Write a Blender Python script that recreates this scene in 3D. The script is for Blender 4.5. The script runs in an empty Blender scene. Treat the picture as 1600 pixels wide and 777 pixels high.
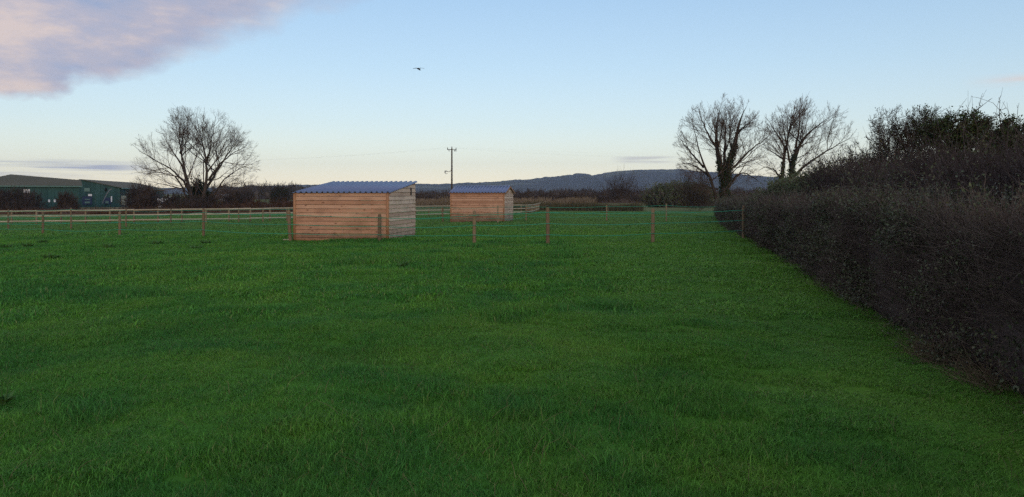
import bpy, math, numpy as np
from math import radians as R, pi
rng = np.random.default_rng(7)
S = bpy.context.scene
COL = S.collection
F, PX0, PY0, H = 1232.0, 800.0, 302.0, 1.7      # camera facts measured on the photograph

# ------------------------------------------------------------------ helpers
def ground_z(x, y):
    x = np.asarray(x, float); y = np.asarray(y, float)
    return -0.0128*np.clip(y-30, 0, 75) - 0.0105*np.clip(-x, 0, 62) * np.clip((y-5)/25, 0, 1)

def wx(px, d): return (px-PX0)/F*d
def wz(py, d): return H-(py-PY0)/F*d
def at(px, py, d): return (wx(px, d), d, wz(py, d))

def hash2(ix, iy, seed=0):
    n = (ix.astype(np.int64)*374761393 + iy.astype(np.int64)*668265263 + seed*982451653) & 0x7fffffff
    n = ((n ^ (n >> 13))*1274126177) & 0x7fffffff
    return ((n ^ (n >> 16)) & 0xffff)/65535.0

def vnoise(x, y, seed=0):
    x = np.asarray(x, float); y = np.asarray(y, float)
    ix, iy = np.floor(x), np.floor(y); fx, fy = x-ix, y-iy
    fx = fx*fx*(3-2*fx); fy = fy*fy*(3-2*fy)
    a = hash2(ix, iy, seed); b = hash2(ix+1, iy, seed); c = hash2(ix, iy+1, seed); d = hash2(ix+1, iy+1, seed)
    return a*(1-fx)*(1-fy)+b*fx*(1-fy)+c*(1-fx)*fy+d*fx*fy

def fbm(x, y, seed=0, octv=3):
    s = 0; a = .5; t = 0
    for k in range(octv):
        s = s+a*vnoise(x*2**k, y*2**k, seed+k*17); t += a; a *= .5
    return s/t

class MB:
    """collects vertices and polygons, then links them as one mesh object"""
    def __init__(s): s.v = []; s.loops = []; s.sizes = []; s.n = 0; s.rnd = []
    def add(s, v, f, rnd=None):
        v = np.asarray(v, np.float32).reshape(-1, 3); f = np.asarray(f, np.int64)
        if len(v) == 0 or len(f) == 0: return
        s.v.append(v); s.loops.append((f+s.n).ravel()); s.sizes.append(np.full(len(f), f.shape[1], np.int32))
        s.rnd.append(np.full(len(v), .5, np.float32) if rnd is None else np.broadcast_to(np.asarray(rnd, np.float32), (len(v),)))
        s.n += len(v)
    def box(s, c, d, rot=0.0, rnd=None, tilt=None):
        c = np.asarray(c, float); d = np.asarray(d, float)/2
        q = np.array([[x, y, z] for z in (-1, 1) for y in (-1, 1) for x in (-1, 1)], float)*d
        if tilt: # about local x
            ct, st = math.cos(tilt), math.sin(tilt); q = np.stack([q[:, 0], q[:, 1]*ct-q[:, 2]*st, q[:, 1]*st+q[:, 2]*ct], 1)
        cr, sr = math.cos(rot), math.sin(rot)
        q = np.stack([q[:, 0]*cr-q[:, 1]*sr, q[:, 0]*sr+q[:, 1]*cr, q[:, 2]], 1)+c
        s.add(q, [[0, 2, 3, 1], [4, 5, 7, 6], [0, 1, 5, 4], [2, 6, 7, 3], [0, 4, 6, 2], [1, 3, 7, 5]], rnd)
    def prism(s, pts0, pts1, rnd=None):
        """loft between two equal polygons, capped"""
        p0 = np.asarray(pts0, float); p1 = np.asarray(pts1, float); n = len(p0)
        s.add(np.vstack([p0, p1]), [[i, (i+1) % n, n+(i+1) % n, n+i] for i in range(n)], rnd)
        s.add(p0, [list(range(n))[::-1]], rnd); s.add(p1, [list(range(n))], rnd)
    def tubes(s, pts, rad, k=3, cap=False, rnd=None):
        """pts (M,n,3), rad (M,n): M tubes of n rings each"""
        pts = np.asarray(pts, float); rad = np.asarray(rad, float)
        if pts.ndim == 2: pts = pts[None]; rad = rad[None]
        M, n, _ = pts.shape
        t = np.gradient(pts, axis=1); t /= np.linalg.norm(t, axis=2, keepdims=True)+1e-9
        ref = np.zeros((M, 1, 3)); ax = np.abs(pts[:, -1]-pts[:, 0]); ref[np.arange(M), 0, np.argmin(ax, 1)] = 1
        u = np.cross(t, np.broadcast_to(ref, t.shape)); u /= np.linalg.norm(u, axis=2, keepdims=True)+1e-9
        w = np.cross(t, u)
        a = np.arange(k)*2*pi/k
        ring = pts[:, :, None, :]+rad[:, :, None, None]*(np.cos(a)[None, None, :, None]*u[:, :, None, :]+np.sin(a)[None, None, :, None]*w[:, :, None, :])
        base = (np.arange(M)*n*k)[:, None, None]; r = (np.arange(n-1)*k)[None, :, None]; j = np.arange(k)[None, None, :]; j2 = (j+1) % k
        q = np.stack([base+r+j, base+r+j2, base+r+k+j2, base+r+k+j], -1).reshape(-1, 4)
        rr = None if rnd is None else np.repeat(np.asarray(rnd), n*k)
        s.add(ring.reshape(-1, 3), q, rr)
        if cap:
            for m in range(M):
                s.add(ring[m, -1], [list(range(k))]); s.add(ring[m, 0], [list(range(k))[::-1]])
    def leaves(s, c, dirs, nrm, length, width, rnd=None, bend=.15):
        """leaf blades: a diamond of two folded triangles pairs, (M,) each"""
        c = np.asarray(c, float); M = len(c)
        L = np.broadcast_to(np.asarray(length, float), (M,))[:, None]; W = np.broadcast_to(np.asarray(width, float), (M,))[:, None]
        side = np.cross(dirs, nrm); side /= np.linalg.norm(side, axis=1, keepdims=True)+1e-9
        up = np.cross(side, dirs)
        p0 = c; p1 = c+dirs*L*.45+side*W*.5+up*L*bend; p2 = c+dirs*L; p3 = c+dirs*L*.45-side*W*.5+up*L*bend
        v = np.stack([p0, p1, p2, p3], 1).reshape(-1, 3)
        b = (np.arange(M)*4)[:, None]
        s.add(v, np.concatenate([b+np.array([[0, 1, 2]]), b+np.array([[0, 2, 3]])]), None if rnd is None else np.repeat(rnd, 4))
    def build(s, name, mat, parent=None, smooth=False, link=True):
        me = bpy.data.meshes.new(name)
        v = np.concatenate(s.v); lo = np.concatenate(s.loops).astype(np.int32); sz = np.concatenate(s.sizes)
        me.vertices.add(len(v)); me.vertices.foreach_set('co', v.ravel())
        me.loops.add(len(lo)); me.loops.foreach_set('vertex_index', lo)
        me.polygons.add(len(sz)); st = np.zeros(len(sz), np.int32); st[1:] = np.cumsum(sz)[:-1]
        me.polygons.foreach_set('loop_start', st)
        if smooth: me.polygons.foreach_set('use_smooth', np.ones(len(sz), bool))
        at_ = me.attributes.new('rnd', 'FLOAT', 'POINT'); at_.data.foreach_set('value', np.concatenate(s.rnd).astype(np.float32))
        me.update(calc_edges=True); me.validate()
        me.materials.append(mat)
        o = bpy.data.objects.new(name, me)
        if link: COL.objects.link(o)
        if parent is not None:
            o.parent = parent; o.matrix_parent_inverse = parent_inv(parent)
        return o

def parent_inv(p):
    from mathutils import Matrix
    m = Matrix.Translation(p.location); q = p.parent
    while q is not None: m = Matrix.Translation(q.location) @ m; q = q.parent
    return m.inverted()

def tag(o, label=None, cat=None, group=None, kind=None):
    if label: o['label'] = label
    if cat: o['category'] = cat
    if group: o['group'] = group
    if kind: o['kind'] = kind
    return o
def thing(name, label, cat, loc, group=None):
    o = bpy.data.objects.new(name, None); COL.objects.link(o); o.location = loc; o.empty_display_size = .2
    return tag(o, label, cat, group)
def unit(v): v = np.asarray(v, float); return v/(np.linalg.norm(v, axis=-1, keepdims=True)+1e-9)
def rdirs(n): return unit(rng.normal(size=(n, 3)))

# ------------------------------------------------------------------ materials
def mat(name, build=None, col=(.5, .5, .5), rough=.85, spec=.25):
    m = bpy.data.materials.new(name); m.use_nodes = True
    nt = m.node_tree; b = nt.nodes['Principled BSDF']
    b.inputs['Base Color'].default_value = (*col, 1); b.inputs['Roughness'].default_value = rough
    b.inputs['Specular IOR Level'].default_value = spec
    if build: build(nt, b)
    return m
def N(nt, typ, **kw):
    n = nt.nodes.new(typ)
    for k, v in kw.items():
        if k.startswith('i_'):
            key = k[2:]; key = int(key) if key.isdigit() else key
            n.inputs[key].default_value = v
        else: setattr(n, k, v)
    return n
def ramp(nt, stops, fac=None, interp='LINEAR'):
    r = nt.nodes.new('ShaderNodeValToRGB'); e = r.color_ramp.elements; r.color_ramp.interpolation = interp
    while len(e) < len(stops): e.new(.5)
    for el, (p, c) in zip(e, stops): el.position = p; el.color = (*c, 1) if len(c) == 3 else c
    if fac is not None: nt.links.new(fac, r.inputs[0])
    return r
def wpos(nt): return nt.nodes.new('ShaderNodeNewGeometry').outputs['Position']
def noise(nt, scale, vec=None, detail=3, rough=.55, stretch=None):
    n = N(nt, 'ShaderNodeTexNoise'); n.inputs['Scale'].default_value = scale; n.inputs['Detail'].default_value = detail; n.inputs['Roughness'].default_value = rough
    vec = vec or wpos(nt)
    if stretch:
        mp = N(nt, 'ShaderNodeMapping'); mp.inputs['Scale'].default_value = stretch; nt.links.new(vec, mp.inputs[0]); vec = mp.outputs[0]
    nt.links.new(vec, n.inputs['Vector']); return n.outputs['Fac']
def mixc(nt, a, b, fac, mode='MIX'):
    m = N(nt, 'ShaderNodeMix', data_type='RGBA', blend_type=mode)
    for sock, v in ((m.inputs[0], fac), (m.inputs[6], a), (m.inputs[7], b)):
        if isinstance(v, (int, float)): sock.default_value = v
        elif isinstance(v, tuple): sock.default_value = (*v, 1) if len(v) == 3 else v
        else: nt.links.new(v, sock)
    return m.outputs[2]
def math_(nt, op, a, b=None, c=None, clamp=False):
    m = N(nt, 'ShaderNodeMath', operation=op, use_clamp=clamp)
    for i, v in enumerate((a, b, c)):
        if v is None: continue
        if isinstance(v, (int, float)): m.inputs[i].default_value = v
        else: nt.links.new(v, m.inputs[i])
    return m.outputs[0]
def attr(nt, name, typ='GEOMETRY'):
    return N(nt, 'ShaderNodeAttribute', attribute_name=name, attribute_type=typ).outputs['Fac']

def two_tone(name, stops, scale=3., rough=.9, spec=.15, amount=.5, detail=4):
    """noise + per-piece random between colour stops"""
    def b(nt, bs):
        f = noise(nt, scale, detail=detail)
        m = math_(nt, 'ADD', math_(nt, 'MULTIPLY', f, 1-amount), math_(nt, 'MULTIPLY', attr(nt, 'rnd'), amount))
        nt.links.new(ramp(nt, stops, m).outputs[0], bs.inputs['Base Color'])
    return mat(name, b, rough=rough, spec=spec)

def m_boards(name, a, b_, c, z0=0.):
    def b(nt, bs):
        tc = N(nt, 'ShaderNodeTexCoord').outputs['Object']
        g = noise(nt, 1., tc, 5, .6, (2.2, 2.2, 42))
        blot = noise(nt, 1., tc, 3, .5, (1.3, 1.3, 3.5))
        rn = attr(nt, 'rnd')
        col = ramp(nt, [(.25, a), (.5, b_), (.75, c)], math_(nt, 'ADD', math_(nt, 'MULTIPLY', g, .55), math_(nt, 'MULTIPLY', rn, .45))).outputs[0]
        col = mixc(nt, col, tuple(x*.62 for x in a), math_(nt, 'MULTIPLY', ramp(nt, [(.5, (0, 0, 0)), (.72, (1, 1, 1))], blot).outputs[0], .5))
        v = N(nt, 'ShaderNodeTexVoronoi', feature='F1'); v.inputs['Scale'].default_value = 1
        mp = N(nt, 'ShaderNodeMapping'); mp.inputs['Scale'].default_value = (3.1, 3.1, 6.6); nt.links.new(tc, mp.inputs[0]); nt.links.new(mp.outputs[0], v.inputs['Vector'])
        kn = ramp(nt, [(.10, (1, 1, 1)), (.2, (0, 0, 0))], v.outputs['Distance']).outputs[0]
        col = mixc(nt, col, (a[0]*.35, a[1]*.28, a[2]*.25), math_(nt, 'MULTIPLY', kn, .75))
        sp_ = N(nt, 'ShaderNodeSeparateXYZ'); nt.links.new(tc, sp_.inputs[0])
        spl = noise(nt, 5., tc, 4, .6, (1, 1, .5))
        mud = math_(nt, 'MULTIPLY', math_(nt, 'SUBTRACT', math_(nt, 'MULTIPLY', spl, .75), math_(nt, 'SUBTRACT', sp_.outputs[2], z0)), 2.2, clamp=True)
        col = mixc(nt, col, (.085, .07, .045), math_(nt, 'MULTIPLY', mud, .65))
        nt.links.new(col, bs.inputs['Base Color'])
        bp = N(nt, 'ShaderNodeBump'); bp.inputs['Strength'].default_value = .25; bp.inputs['Distance'].default_value = .004
        nt.links.new(g, bp.inputs['Height']); nt.links.new(bp.outputs[0], bs.inputs['Normal'])
    return mat(name, b, rough=.8, spec=.2)

M = {}
M['boards'] = m_boards('larch_boards', (.33, .175, .105), (.47, .265, .165), (.57, .365, .245))
M['boards_end'] = m_boards('weathered_boards', (.48, .32, .225), (.64, .46, .335), (.76, .59, .45))
M['trim'] = two_tone('sawn_trim', [(.2, (.30, .15, .075)), (.8, (.46, .26, .15))], 6)
M['post'] = two_tone('softwood_post', [(.2, (.14, .10, .062)), (.55, (.225, .165, .10)), (.85, (.30, .235, .155))], 7)
M['rail'] = two_tone('sawn_rail', [(.2, (.33, .30, .215)), (.8, (.48, .435, .33))], 4)
M['rope'] = mat('green_rope', col=(.03, .31, .20), rough=.7)
M['black'] = mat('black_plastic', col=(.012, .012, .012), rough=.5)
M['roof'] = two_tone('blue_grey_sheet', [(.2, (.09, .14, .27)), (.8, (.145, .21, .38))], 2, rough=.42, spec=.5)
M['barn'] = two_tone('green_cladding', [(.2, (.020, .066, .066)), (.8, (.034, .098, .092))], .25, rough=.6)
M['barn_roof'] = two_tone('olive_roof_sheet', [(.2, (.06, .065, .042)), (.8, (.10, .10, .066))], .2, rough=.7)
M['flash'] = mat('pale_green_trim', col=(.10, .19, .17), rough=.5)
M['navy'] = mat('dark_blue_panel', col=(.012, .03, .085), rough=.5)
M['white'] = mat('white_paint', col=(.72, .74, .76), rough=.5)
M['cream'] = mat('cream_panel', col=(.42, .38, .26), rough=.6)
M['dark'] = mat('dark_opening', col=(.008, .01, .012), rough=.9)
M['pole'] = two_tone('creosoted_pole', [(.2, (.05, .035, .025)), (.8, (.10, .075, .055))], 1)
M['steel'] = mat('grey_steel', col=(.16, .17, .18), rough=.5)
M['wire'] = mat('wire', col=(.2, .2, .21), rough=.5)
M['bark'] = two_tone('bark', [(.2, (.026, .020, .017)), (.8, (.07, .054, .042))], 1.5)
M['twig'] = two_tone('twig', [(.2, (.06, .043, .035)), (.8, (.15, .105, .08))], 1.5)
M['ivy'] = two_tone('ivy_leaf', [(.2, (.010, .020, .008)), (.8, (.03, .05, .018))], 3, rough=.55)
M['haw_leaf'] = two_tone('hawthorn_leaf', [(.15, (.016, .034, .012)), (.6, (.038, .066, .018)), (.9, (.085, .085, .028))], 1.2, rough=.6, amount=.6)
M['haw_twig'] = two_tone('hawthorn_twig', [(.2, (.022, .016, .013)), (.8, (.06, .042, .033))], 2)
M['hedge_twig'] = two_tone('hedge_twig', [(.15, (.068, .055, .050)), (.55, (.13, .105, .092)), (.9, (.21, .18, .15))], 1.1, amount=.6)
M['thicket_twig'] = two_tone('thicket_twig', [(.15, (.038, .031, .032)), (.55, (.072, .059, .058)), (.9, (.13, .11, .10))], 1.1, amount=.6)
M['hedge_core'] = two_tone('hedge_core_shade', [(.2, (.04, .034, .034)), (.8, (.075, .063, .060))], 4, rough=1)  # core colour kept dark so gaps between the twigs look shaded
M['hedge_leaf'] = two_tone('hedge_leaf', [(.1, (.075, .058, .056)), (.38, (.052, .080, .044)), (.62, (.085, .115, .052)), (.82, (.10, .10, .048)), (.99, (.17, .15, .10))], .42, rough=.5, amount=.56, spec=.3)
M['bramble'] = two_tone('bramble_leaf', [(.15, (.045, .075, .038)), (.6, (.085, .125, .055)), (.9, (.15, .15, .075))], .5, rough=.65, amount=.5)
M['scrub'] = two_tone('scrub_twig', [(.2, (.034, .027, .024)), (.8, (.085, .062, .050))], .3)
M['scrub_core'] = two_tone('scrub_inner', [(.2, (.028, .023, .021)), (.8, (.055, .043, .036))], .5, rough=1)
M['bracken'] = two_tone('brown_bracken', [(.2, (.05, .030, .022)), (.6, (.085, .050, .034)), (.9, (.12, .07, .042))], .2)
M['hedgerow'] = two_tone('bare_hedgerow', [(.2, (.045, .036, .031)), (.8, (.10, .077, .062))], .3)
M['far_wood'] = two_tone('far_woodland', [(.2, (.055, .046, .040)), (.8, (.10, .085, .07))], .12)
M['conifer'] = two_tone('conifer_leaf', [(.2, (.010, .018, .010)), (.8, (.028, .042, .018))], .5)
M['reed'] = two_tone('dry_reed', [(.1, (.11, .085, .055)), (.5, (.21, .165, .11)), (.9, (.33, .265, .18))], .12, amount=.5)
M['reed_green'] = two_tone('rough_grass', [(.1, (.045, .055, .03)), (.5, (.09, .085, .045)), (.9, (.20, .16, .09))], .15, amount=.5)
M['dead'] = two_tone('dead_grass', [(.1, (.09, .072, .048)), (.9, (.28, .23, .15))], 3)
M['dock'] = two_tone('dock_leaf', [(.1, (.04, .12, .035)), (.9, (.10, .21, .06))], 5, rough=.5)
M['feather'] = mat('dark_plumage', col=(.012, .013, .016), rough=.7)

def b_grass(nt, bs):
    p = wpos(nt)
    big = noise(nt, .22, p, 4, .6, (1, .75, 0)); mid = noise(nt, 1.1, p, 3, .6, (1, .6, 0)); fine = noise(nt, 5, p, 2)
    lush = attr(nt, 'lush', 'INSTANCER'); rn = attr(nt, 'rnd')
    t = math_(nt, 'ADD', math_(nt, 'MULTIPLY', big, .5), math_(nt, 'MULTIPLY', mid, .5))
    col = ramp(nt, [(.30, (.042, .185, .038)), (.44, (.066, .245, .038)), (.55, (.105, .295, .036)), (.68, (.15, .32, .046))], t).outputs[0]
    col = mixc(nt, col, (.032, .16, .042), math_(nt, 'MULTIPLY', lush, .55))
    col = mixc(nt, col, (.145, .325, .042), math_(nt, 'MULTIPLY', attr(nt, 'pale', 'INSTANCER'), .55))
    sy = N(nt, 'ShaderNodeSeparateXYZ'); nt.links.new(p, sy.inputs[0])
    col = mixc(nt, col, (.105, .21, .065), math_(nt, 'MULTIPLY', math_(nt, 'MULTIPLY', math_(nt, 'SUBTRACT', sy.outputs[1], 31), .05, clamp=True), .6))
    col = mixc(nt, col, mixc(nt, (.45, .45, .45), (1.6, 1.55, 1.6), rn), 1.0, 'MULTIPLY')
    dead = ramp(nt, [(.94, (0, 0, 0)), (.95, (1, 1, 1))], rn).outputs[0]
    col = mixc(nt, col, (.24, .24, .10), math_(nt, 'MULTIPLY', dead, .75))
    nt.links.new(col, bs.inputs['Base Color'])
    bs.inputs['Subsurface Weight'].default_value = 0
    # light through thin blades
    tr = N(nt, 'ShaderNodeBsdfTranslucent'); nt.links.new(col, tr.inputs[0])
    mx = N(nt, 'ShaderNodeMixShader'); mx.inputs[0].default_value = .3
    out = nt.nodes['Material Output']
    nt.links.new(bs.outputs[0], mx.inputs[1]); nt.links.new(tr.outputs[0], mx.inputs[2]); nt.links.new(mx.outputs[0], out.inputs[0])
M['grass'] = mat('pasture_grass', b_grass, rough=.6, spec=.2)

def b_ground(nt, bs):
    p = wpos(nt)
    sep = N(nt, 'ShaderNodeSeparateXYZ'); nt.links.new(p, sep.inputs[0])
    big = noise(nt, .22, p, 4, .6, (1, .75, 0)); mid = noise(nt, 1.1, p, 4, .65, (1, .6, 0)); fine = noise(nt, 9, p, 4, .7)
    t = math_(nt, 'ADD', math_(nt, 'MULTIPLY', big, .45), math_(nt, 'ADD', math_(nt, 'MULTIPLY', mid, .3), math_(nt, 'MULTIPLY', fine, .25)))
    g = ramp(nt, [(.30, (.03, .12, .02)), (.5, (.06, .18, .024)), (.70, (.12, .23, .03))], t).outputs[0]
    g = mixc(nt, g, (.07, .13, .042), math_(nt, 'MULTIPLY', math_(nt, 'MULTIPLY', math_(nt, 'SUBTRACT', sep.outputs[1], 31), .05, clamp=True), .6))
    far = noise(nt, .012, p, 3, .5, (1, .35, 0))
    ff = ramp(nt, [(.35, (.085, .12, .042)), (.5, (.12, .145, .06)), (.62, (.17, .15, .08))], far).outputs[0]
    w = math_(nt, 'MULTIPLY', math_(nt, 'SUBTRACT', math_(nt, 'ADD', sep.outputs[1], math_(nt, 'MULTIPLY', mid, 10)), 112.), .05, clamp=True)
    col = mixc(nt, g, ff, w)
    nt.links.new(col, bs.inputs['Base Color'])
M['ground'] = mat('pasture_ground', b_ground, rough=1, spec=.05)

def b_hill(nt, bs):
    p = wpos(nt)
    n1 = noise(nt, .0028, p, 4, .55, (1, 1, 2.5)); n2 = noise(nt, .03, p, 3, .6)
    w = ramp(nt, [(.3, (.018, .02, .014)), (.7, (.05, .043, .030))], n2).outputs[0]
    f = ramp(nt, [(.56, (0, 0, 0)), (.62, (1, 1, 1))], n1).outputs[0]
    col = mixc(nt, w, (.10, .105, .06), math_(nt, 'MULTIPLY', f, .75))
    nt.links.new(col, bs.inputs['Base Color'])
M['hill'] = mat('wooded_hill', b_hill, rough=1, spec=.05)

# ------------------------------------------------------------------ ground, hills
def axis_pts(near, step, far, grow):
    a = list(np.arange(0, near, step)); d = step
    while a[-1] < far: d *= grow; a.append(a[-1]+d)
    return np.array(a)
ax_ = axis_pts(24, .3, 9000, 1.13); xs = np.concatenate([-ax_[::-1], ax_[1:]])
ay = axis_pts(44, .3, 11000, 1.10); ys = np.concatenate([-axis_pts(3, .6, 300, 1.5)[::-1], ay[1:]])
xs = np.unique(np.clip(xs, -5000, 5000)); ys = np.unique(np.clip(ys, -300, 4850))
X, Y = np.meshgrid(xs, ys)
def bump_z(x, y):
    near = np.clip((70-np.abs(y))/40, 0, 1)*np.clip((60-np.abs(x))/30, 0, 1)
    return near*(.13*(fbm(x*.55, y*.7, 3, 2)-.5)+.07*(vnoise(x*1.2, y*1.3, 9)-.5))
def gz(x, y): return ground_z(x, y)+bump_z(x, y)
Z = gz(X, Y)
nx, ny = len(xs), len(ys)
idx = np.arange(nx*ny).reshape(ny, nx)
mb = MB(); mb.add(np.stack([X, Y, Z], -1).reshape(-1, 3), np.stack([idx[:-1, :-1], idx[:-1, 1:], idx[1:, 1:], idx[1:, :-1]], -1).reshape(-1, 4))
g_ = mb.build('ground', M['ground'], smooth=True); tag(g_, kind='structure')

prof = np.array([(-200, 296), (200, 296), (420, 293), (455, 291), (480, 289.5), (560, 289), (650, 288.5), (700, 288), (760, 285.5), (800, 283), (830, 280.5), (855, 277.5), (880, 275.5),
                 (893, 274), (898, 272), (911, 273), (916, 276), (935, 272.5), (960, 268.5), (1000, 266), (1050, 265.5), (1075, 268), (1110, 271), (1180, 277), (1240, 280), (1350, 284), (1500, 289), (1900, 294)], float)
def hill(d, pr, depth, seed, rough_px=1.0):
    px = np.arange(-260, 1900, 1.5)
    py = np.interp(px, pr[:, 0], pr[:, 1])
    py = py-rough_px*(vnoise(px*.35, px*0, seed)-.3)*1.0-rough_px*.8*(vnoise(px*.09, px*0, seed+5)-.5)
    top = wz(py, d)+2.
    x = wx(px, d)
    rows = []
    for k, t in enumerate(np.linspace(0, 1, 26)):
        # gentle foot rising to the crest, then down the far side
        f = np.sin(min(t/.72, 1)*pi/2)**1.5 if t < .72 else np.cos((t-.72)/.28*pi/2)
        yy = d-depth*(1-t/.72)*.999
        relief = 1+.16*(fbm(x*.0022+k*.05, k*.22+x*0, seed+2)-.5)*np.sin(pi*min(t/.72, 1))
        bumps = 6*(vnoise(x*.03, x*0+k*1.7, seed+8)-.5)*(0 < t < .72)
        rows.append(np.stack([x, x*0+yy, -2+(top)*f*relief+bumps], -1))
    V = np.array(rows); r, c = V.shape[:2]; i = np.arange(r*c).reshape(r, c)
    m = MB(); m.add(V.reshape(-1, 3), np.stack([i[:-1, :-1], i[:-1, 1:], i[1:, 1:], i[1:, :-1]], -1).reshape(-1, 4))
    o = m.build('hills', M['hill'], smooth=True); tag(o, kind='structure'); return o
hill(4200, prof, 1500, 11, .9)

# ------------------------------------------------------------------ grass: one mass of blades
proto = bpy.data.collections.new('grass_tuft_kinds')
def tuft(name, n, size, h, w, seed):
    r = np.random.default_rng(seed)
    a = r.random(n)*2*pi; rr = size*np.sqrt(r.random(n)); bx, by = rr*np.cos(a), rr*np.sin(a)
    hh = h*(.35+.8*r.random(n)**1.3); th = r.random(n)*2*pi
    lean = hh*(.25+.9*r.random(n)); ld = th+r.normal(0, .5, n)
    ww = w*(.6+.7*r.random(n))
    sx, sy = -np.sin(th)*ww/2, np.cos(th)*ww/2
    def P(t, wk):
        cx = bx+np.cos(ld)*lean*t*t; cy = by+np.sin(ld)*lean*t*t; cz = hh*(t-.28*t*t)-.01
        return np.stack([cx-sx*wk, cy-sy*wk, cz], 1), np.stack([cx+sx*wk, cy+sy*wk, cz], 1)
    a0, b0 = P(0, 1); a1, b1 = P(.55, .8); c, _ = P(1, 0)
    v = np.stack([a0, b0, a1, b1, c], 1).reshape(-1, 3); o = (np.arange(n)*5)[:, None]
    rn = np.repeat(r.random(n), 5)
    m = MB(); m.add(v, o+np.array([[0, 1, 3, 2]]), rn)
    m.loops.append((o+np.array([[2, 3, 4]])).ravel()); m.sizes.append(np.full(n, 3, np.int32))
    ob = m.build(name, M['grass'], link=False); proto.objects.link(ob)
for k in range(4): tuft(f'grass_tuft_a{k}', 1300, .30, .058, .0042, 20+k)      # close: fine blades
for k in range(2): tuft(f'grass_tuft_b{k}', 420, .60, .10, .016, 40+k)        # middle distance
for k in range(2): tuft(f'grass_tuft_c{k}', 420, 1.5, .13, .05, 50+k)         # far

for k in range(2): tuft(f'grass_tuft_d{k}', 520, .26, .115, .0045, 60+k)       # coarse tussock

HEDGE = np.array([(2.2, -2.), (3.3, 3.), (4.15, 7.0), (4.45, 8.5), (5.15, 11.8), (6.45, 17.7), (8.55, 28.7), (11.8, 44.), (15.5, 59.), (19.5, 75.)])
def hedge_x(y): return np.interp(y, HEDGE[:, 1], HEDGE[:, 0])
def scatter(y0, y1, step, lo, hi):
    gx = np.arange(-.80*y1-6, .80*y1+6, step); gy = np.arange(y0, y1, step)
    x, y = [q.ravel() for q in np.meshgrid(gx, gy)]
    x = x+rng.uniform(-.6, .6, len(x))*step; y = y+rng.uniform(-.6, .6, len(y))*step
    k = (np.abs(x) < .74*y+5) & (x < hedge_x(y)+.5)
    return x[k], y[k], rng.integers(lo, hi+1, k.sum())
def fade(p, a0, a1, b0, b1):
    q = np.clip((p[1]-a0)/(a1-a0), 0, 1)*np.clip((b1-p[1])/(b1-b0), 0, 1) > rng.random(len(p[1]))
    return tuple(v[q] for v in p)
parts = [fade(scatter(1.5, 21, .26, 0, 3), 0, 1, 11, 20), fade(scatter(10, 48, .5, 4, 5), 10, 17, 32, 46), fade(scatter(30, 112, 1.25, 6, 7), 31, 42, 111, 112)]
# coarse tussocks the stock leaves ungrazed, mostly in the left half
tx, ty, ti = scatter(5, 34, .42, 8, 9)
kk = (fbm(tx*.55, ty*.9, 3, 2) > .57) & (fbm(tx*1.1+9, ty*1.1, 61) > .50) & (tx < 1.5+.05*ty)
parts.append((tx[kk], ty[kk], ti[kk]))
# shelters keep their floors free of blades
# longer grass left round the feet of posts and walls
fx, fy = [], []
for px_, d_ in ((67, 39.5), (187, 37), (318, 32.6), (454, 28.95), (593, 28.1), (741, 27.2), (856, 26.6), (1020, 28), (1162, 28.4)):
    for _ in range(7): fx.append(wx(px_, d_)+rng.normal(0, .16)); fy.append(d_+rng.normal(-.05, .12))
for t_ in np.linspace(0, 1, 26): fx.append(-8.08+3.62*t_+rng.normal(0, .05)); fy.append(29.26-.51*t_-.16+rng.normal(0, .05))
for t_ in np.linspace(0, 1, 22): fx.append(-4.38+.52*t_+rng.normal(0, .05)); fy.append(28.75+3.5*t_)
for t_ in np.linspace(0, 1, 22): fx.append(-4.25+3.7*t_+rng.normal(0, .05)); fy.append(54.1-.7*t_-.2)
for y_ in 5.5+30*rng.random(420)**1.3: fx.append(float(np.interp(y_, HEDGE[:, 1], HEDGE[:, 0]))+rng.normal(-.05, .14)); fy.append(y_)
nfoot = len(fx); parts.append((np.array(fx), np.array(fy), np.where(np.array(fy) < 20, rng.integers(0, 4, nfoot), rng.integers(4, 6, nfoot))))
gx = np.concatenate([p[0] for p in parts]); gy = np.concatenate([p[1] for p in parts]); gi = np.concatenate([p[2] for p in parts])
lush = .75*np.clip((fbm(gx*.75, gy*1.0, 3)-.50)*3.2, 0, 1)*np.clip((fbm(gx*.2, gy*.3, 31)-.40)*5, 0, 1)
tus = np.clip((fbm(gx*.9, gy*1.3, 61)-.60)*7, 0, 1)*np.clip((fbm(gx*.3, gy*.3, 66)-.4)*4, 0, 1)
strip = np.clip((gx-(1.0+.03*gy))/1.2+2.2*(fbm(gx*.4, gy*.3, 23)-.5), 0, 1)
pale = np.clip(strip*.75+np.clip((fbm(gx*.35, gy*.5, 91)-.55)*5, 0, 1)*.6, 0, 1)
lush = np.clip(lush*.8+tus, 0, 1)*(1-.75*strip)
hgt = .48+.95*fbm(gx*1.9, gy*2.2, 9, 4)**1.3+.95*lush
hgt *= 1.1-.35*strip
hgt[-nfoot:] *= rng.uniform(1., 1.6, nfoot)
pm = bpy.data.meshes.new('grass'); pm.vertices.add(len(gx))
pm.vertices.foreach_set('co', np.stack([gx, gy, gz(gx, gy)-.004], 1).astype(np.float32).ravel())
for nm, ty, val in (('lush', 'FLOAT', lush), ('pale', 'FLOAT', pale), ('kind_index', 'INT', gi)):
    q = pm.attributes.new(nm, ty, 'POINT'); q.data.foreach_set('value', val.astype(np.int32 if ty == 'INT' else np.float32))
q = pm.attributes.new('turn', 'FLOAT_VECTOR', 'POINT'); q.data.foreach_set('vector', np.stack([gx*0, gx*0, rng.random(len(gx))*2*pi], 1).astype(np.float32).ravel())
sc_ = .85+.3*rng.random(len(gx))
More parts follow.
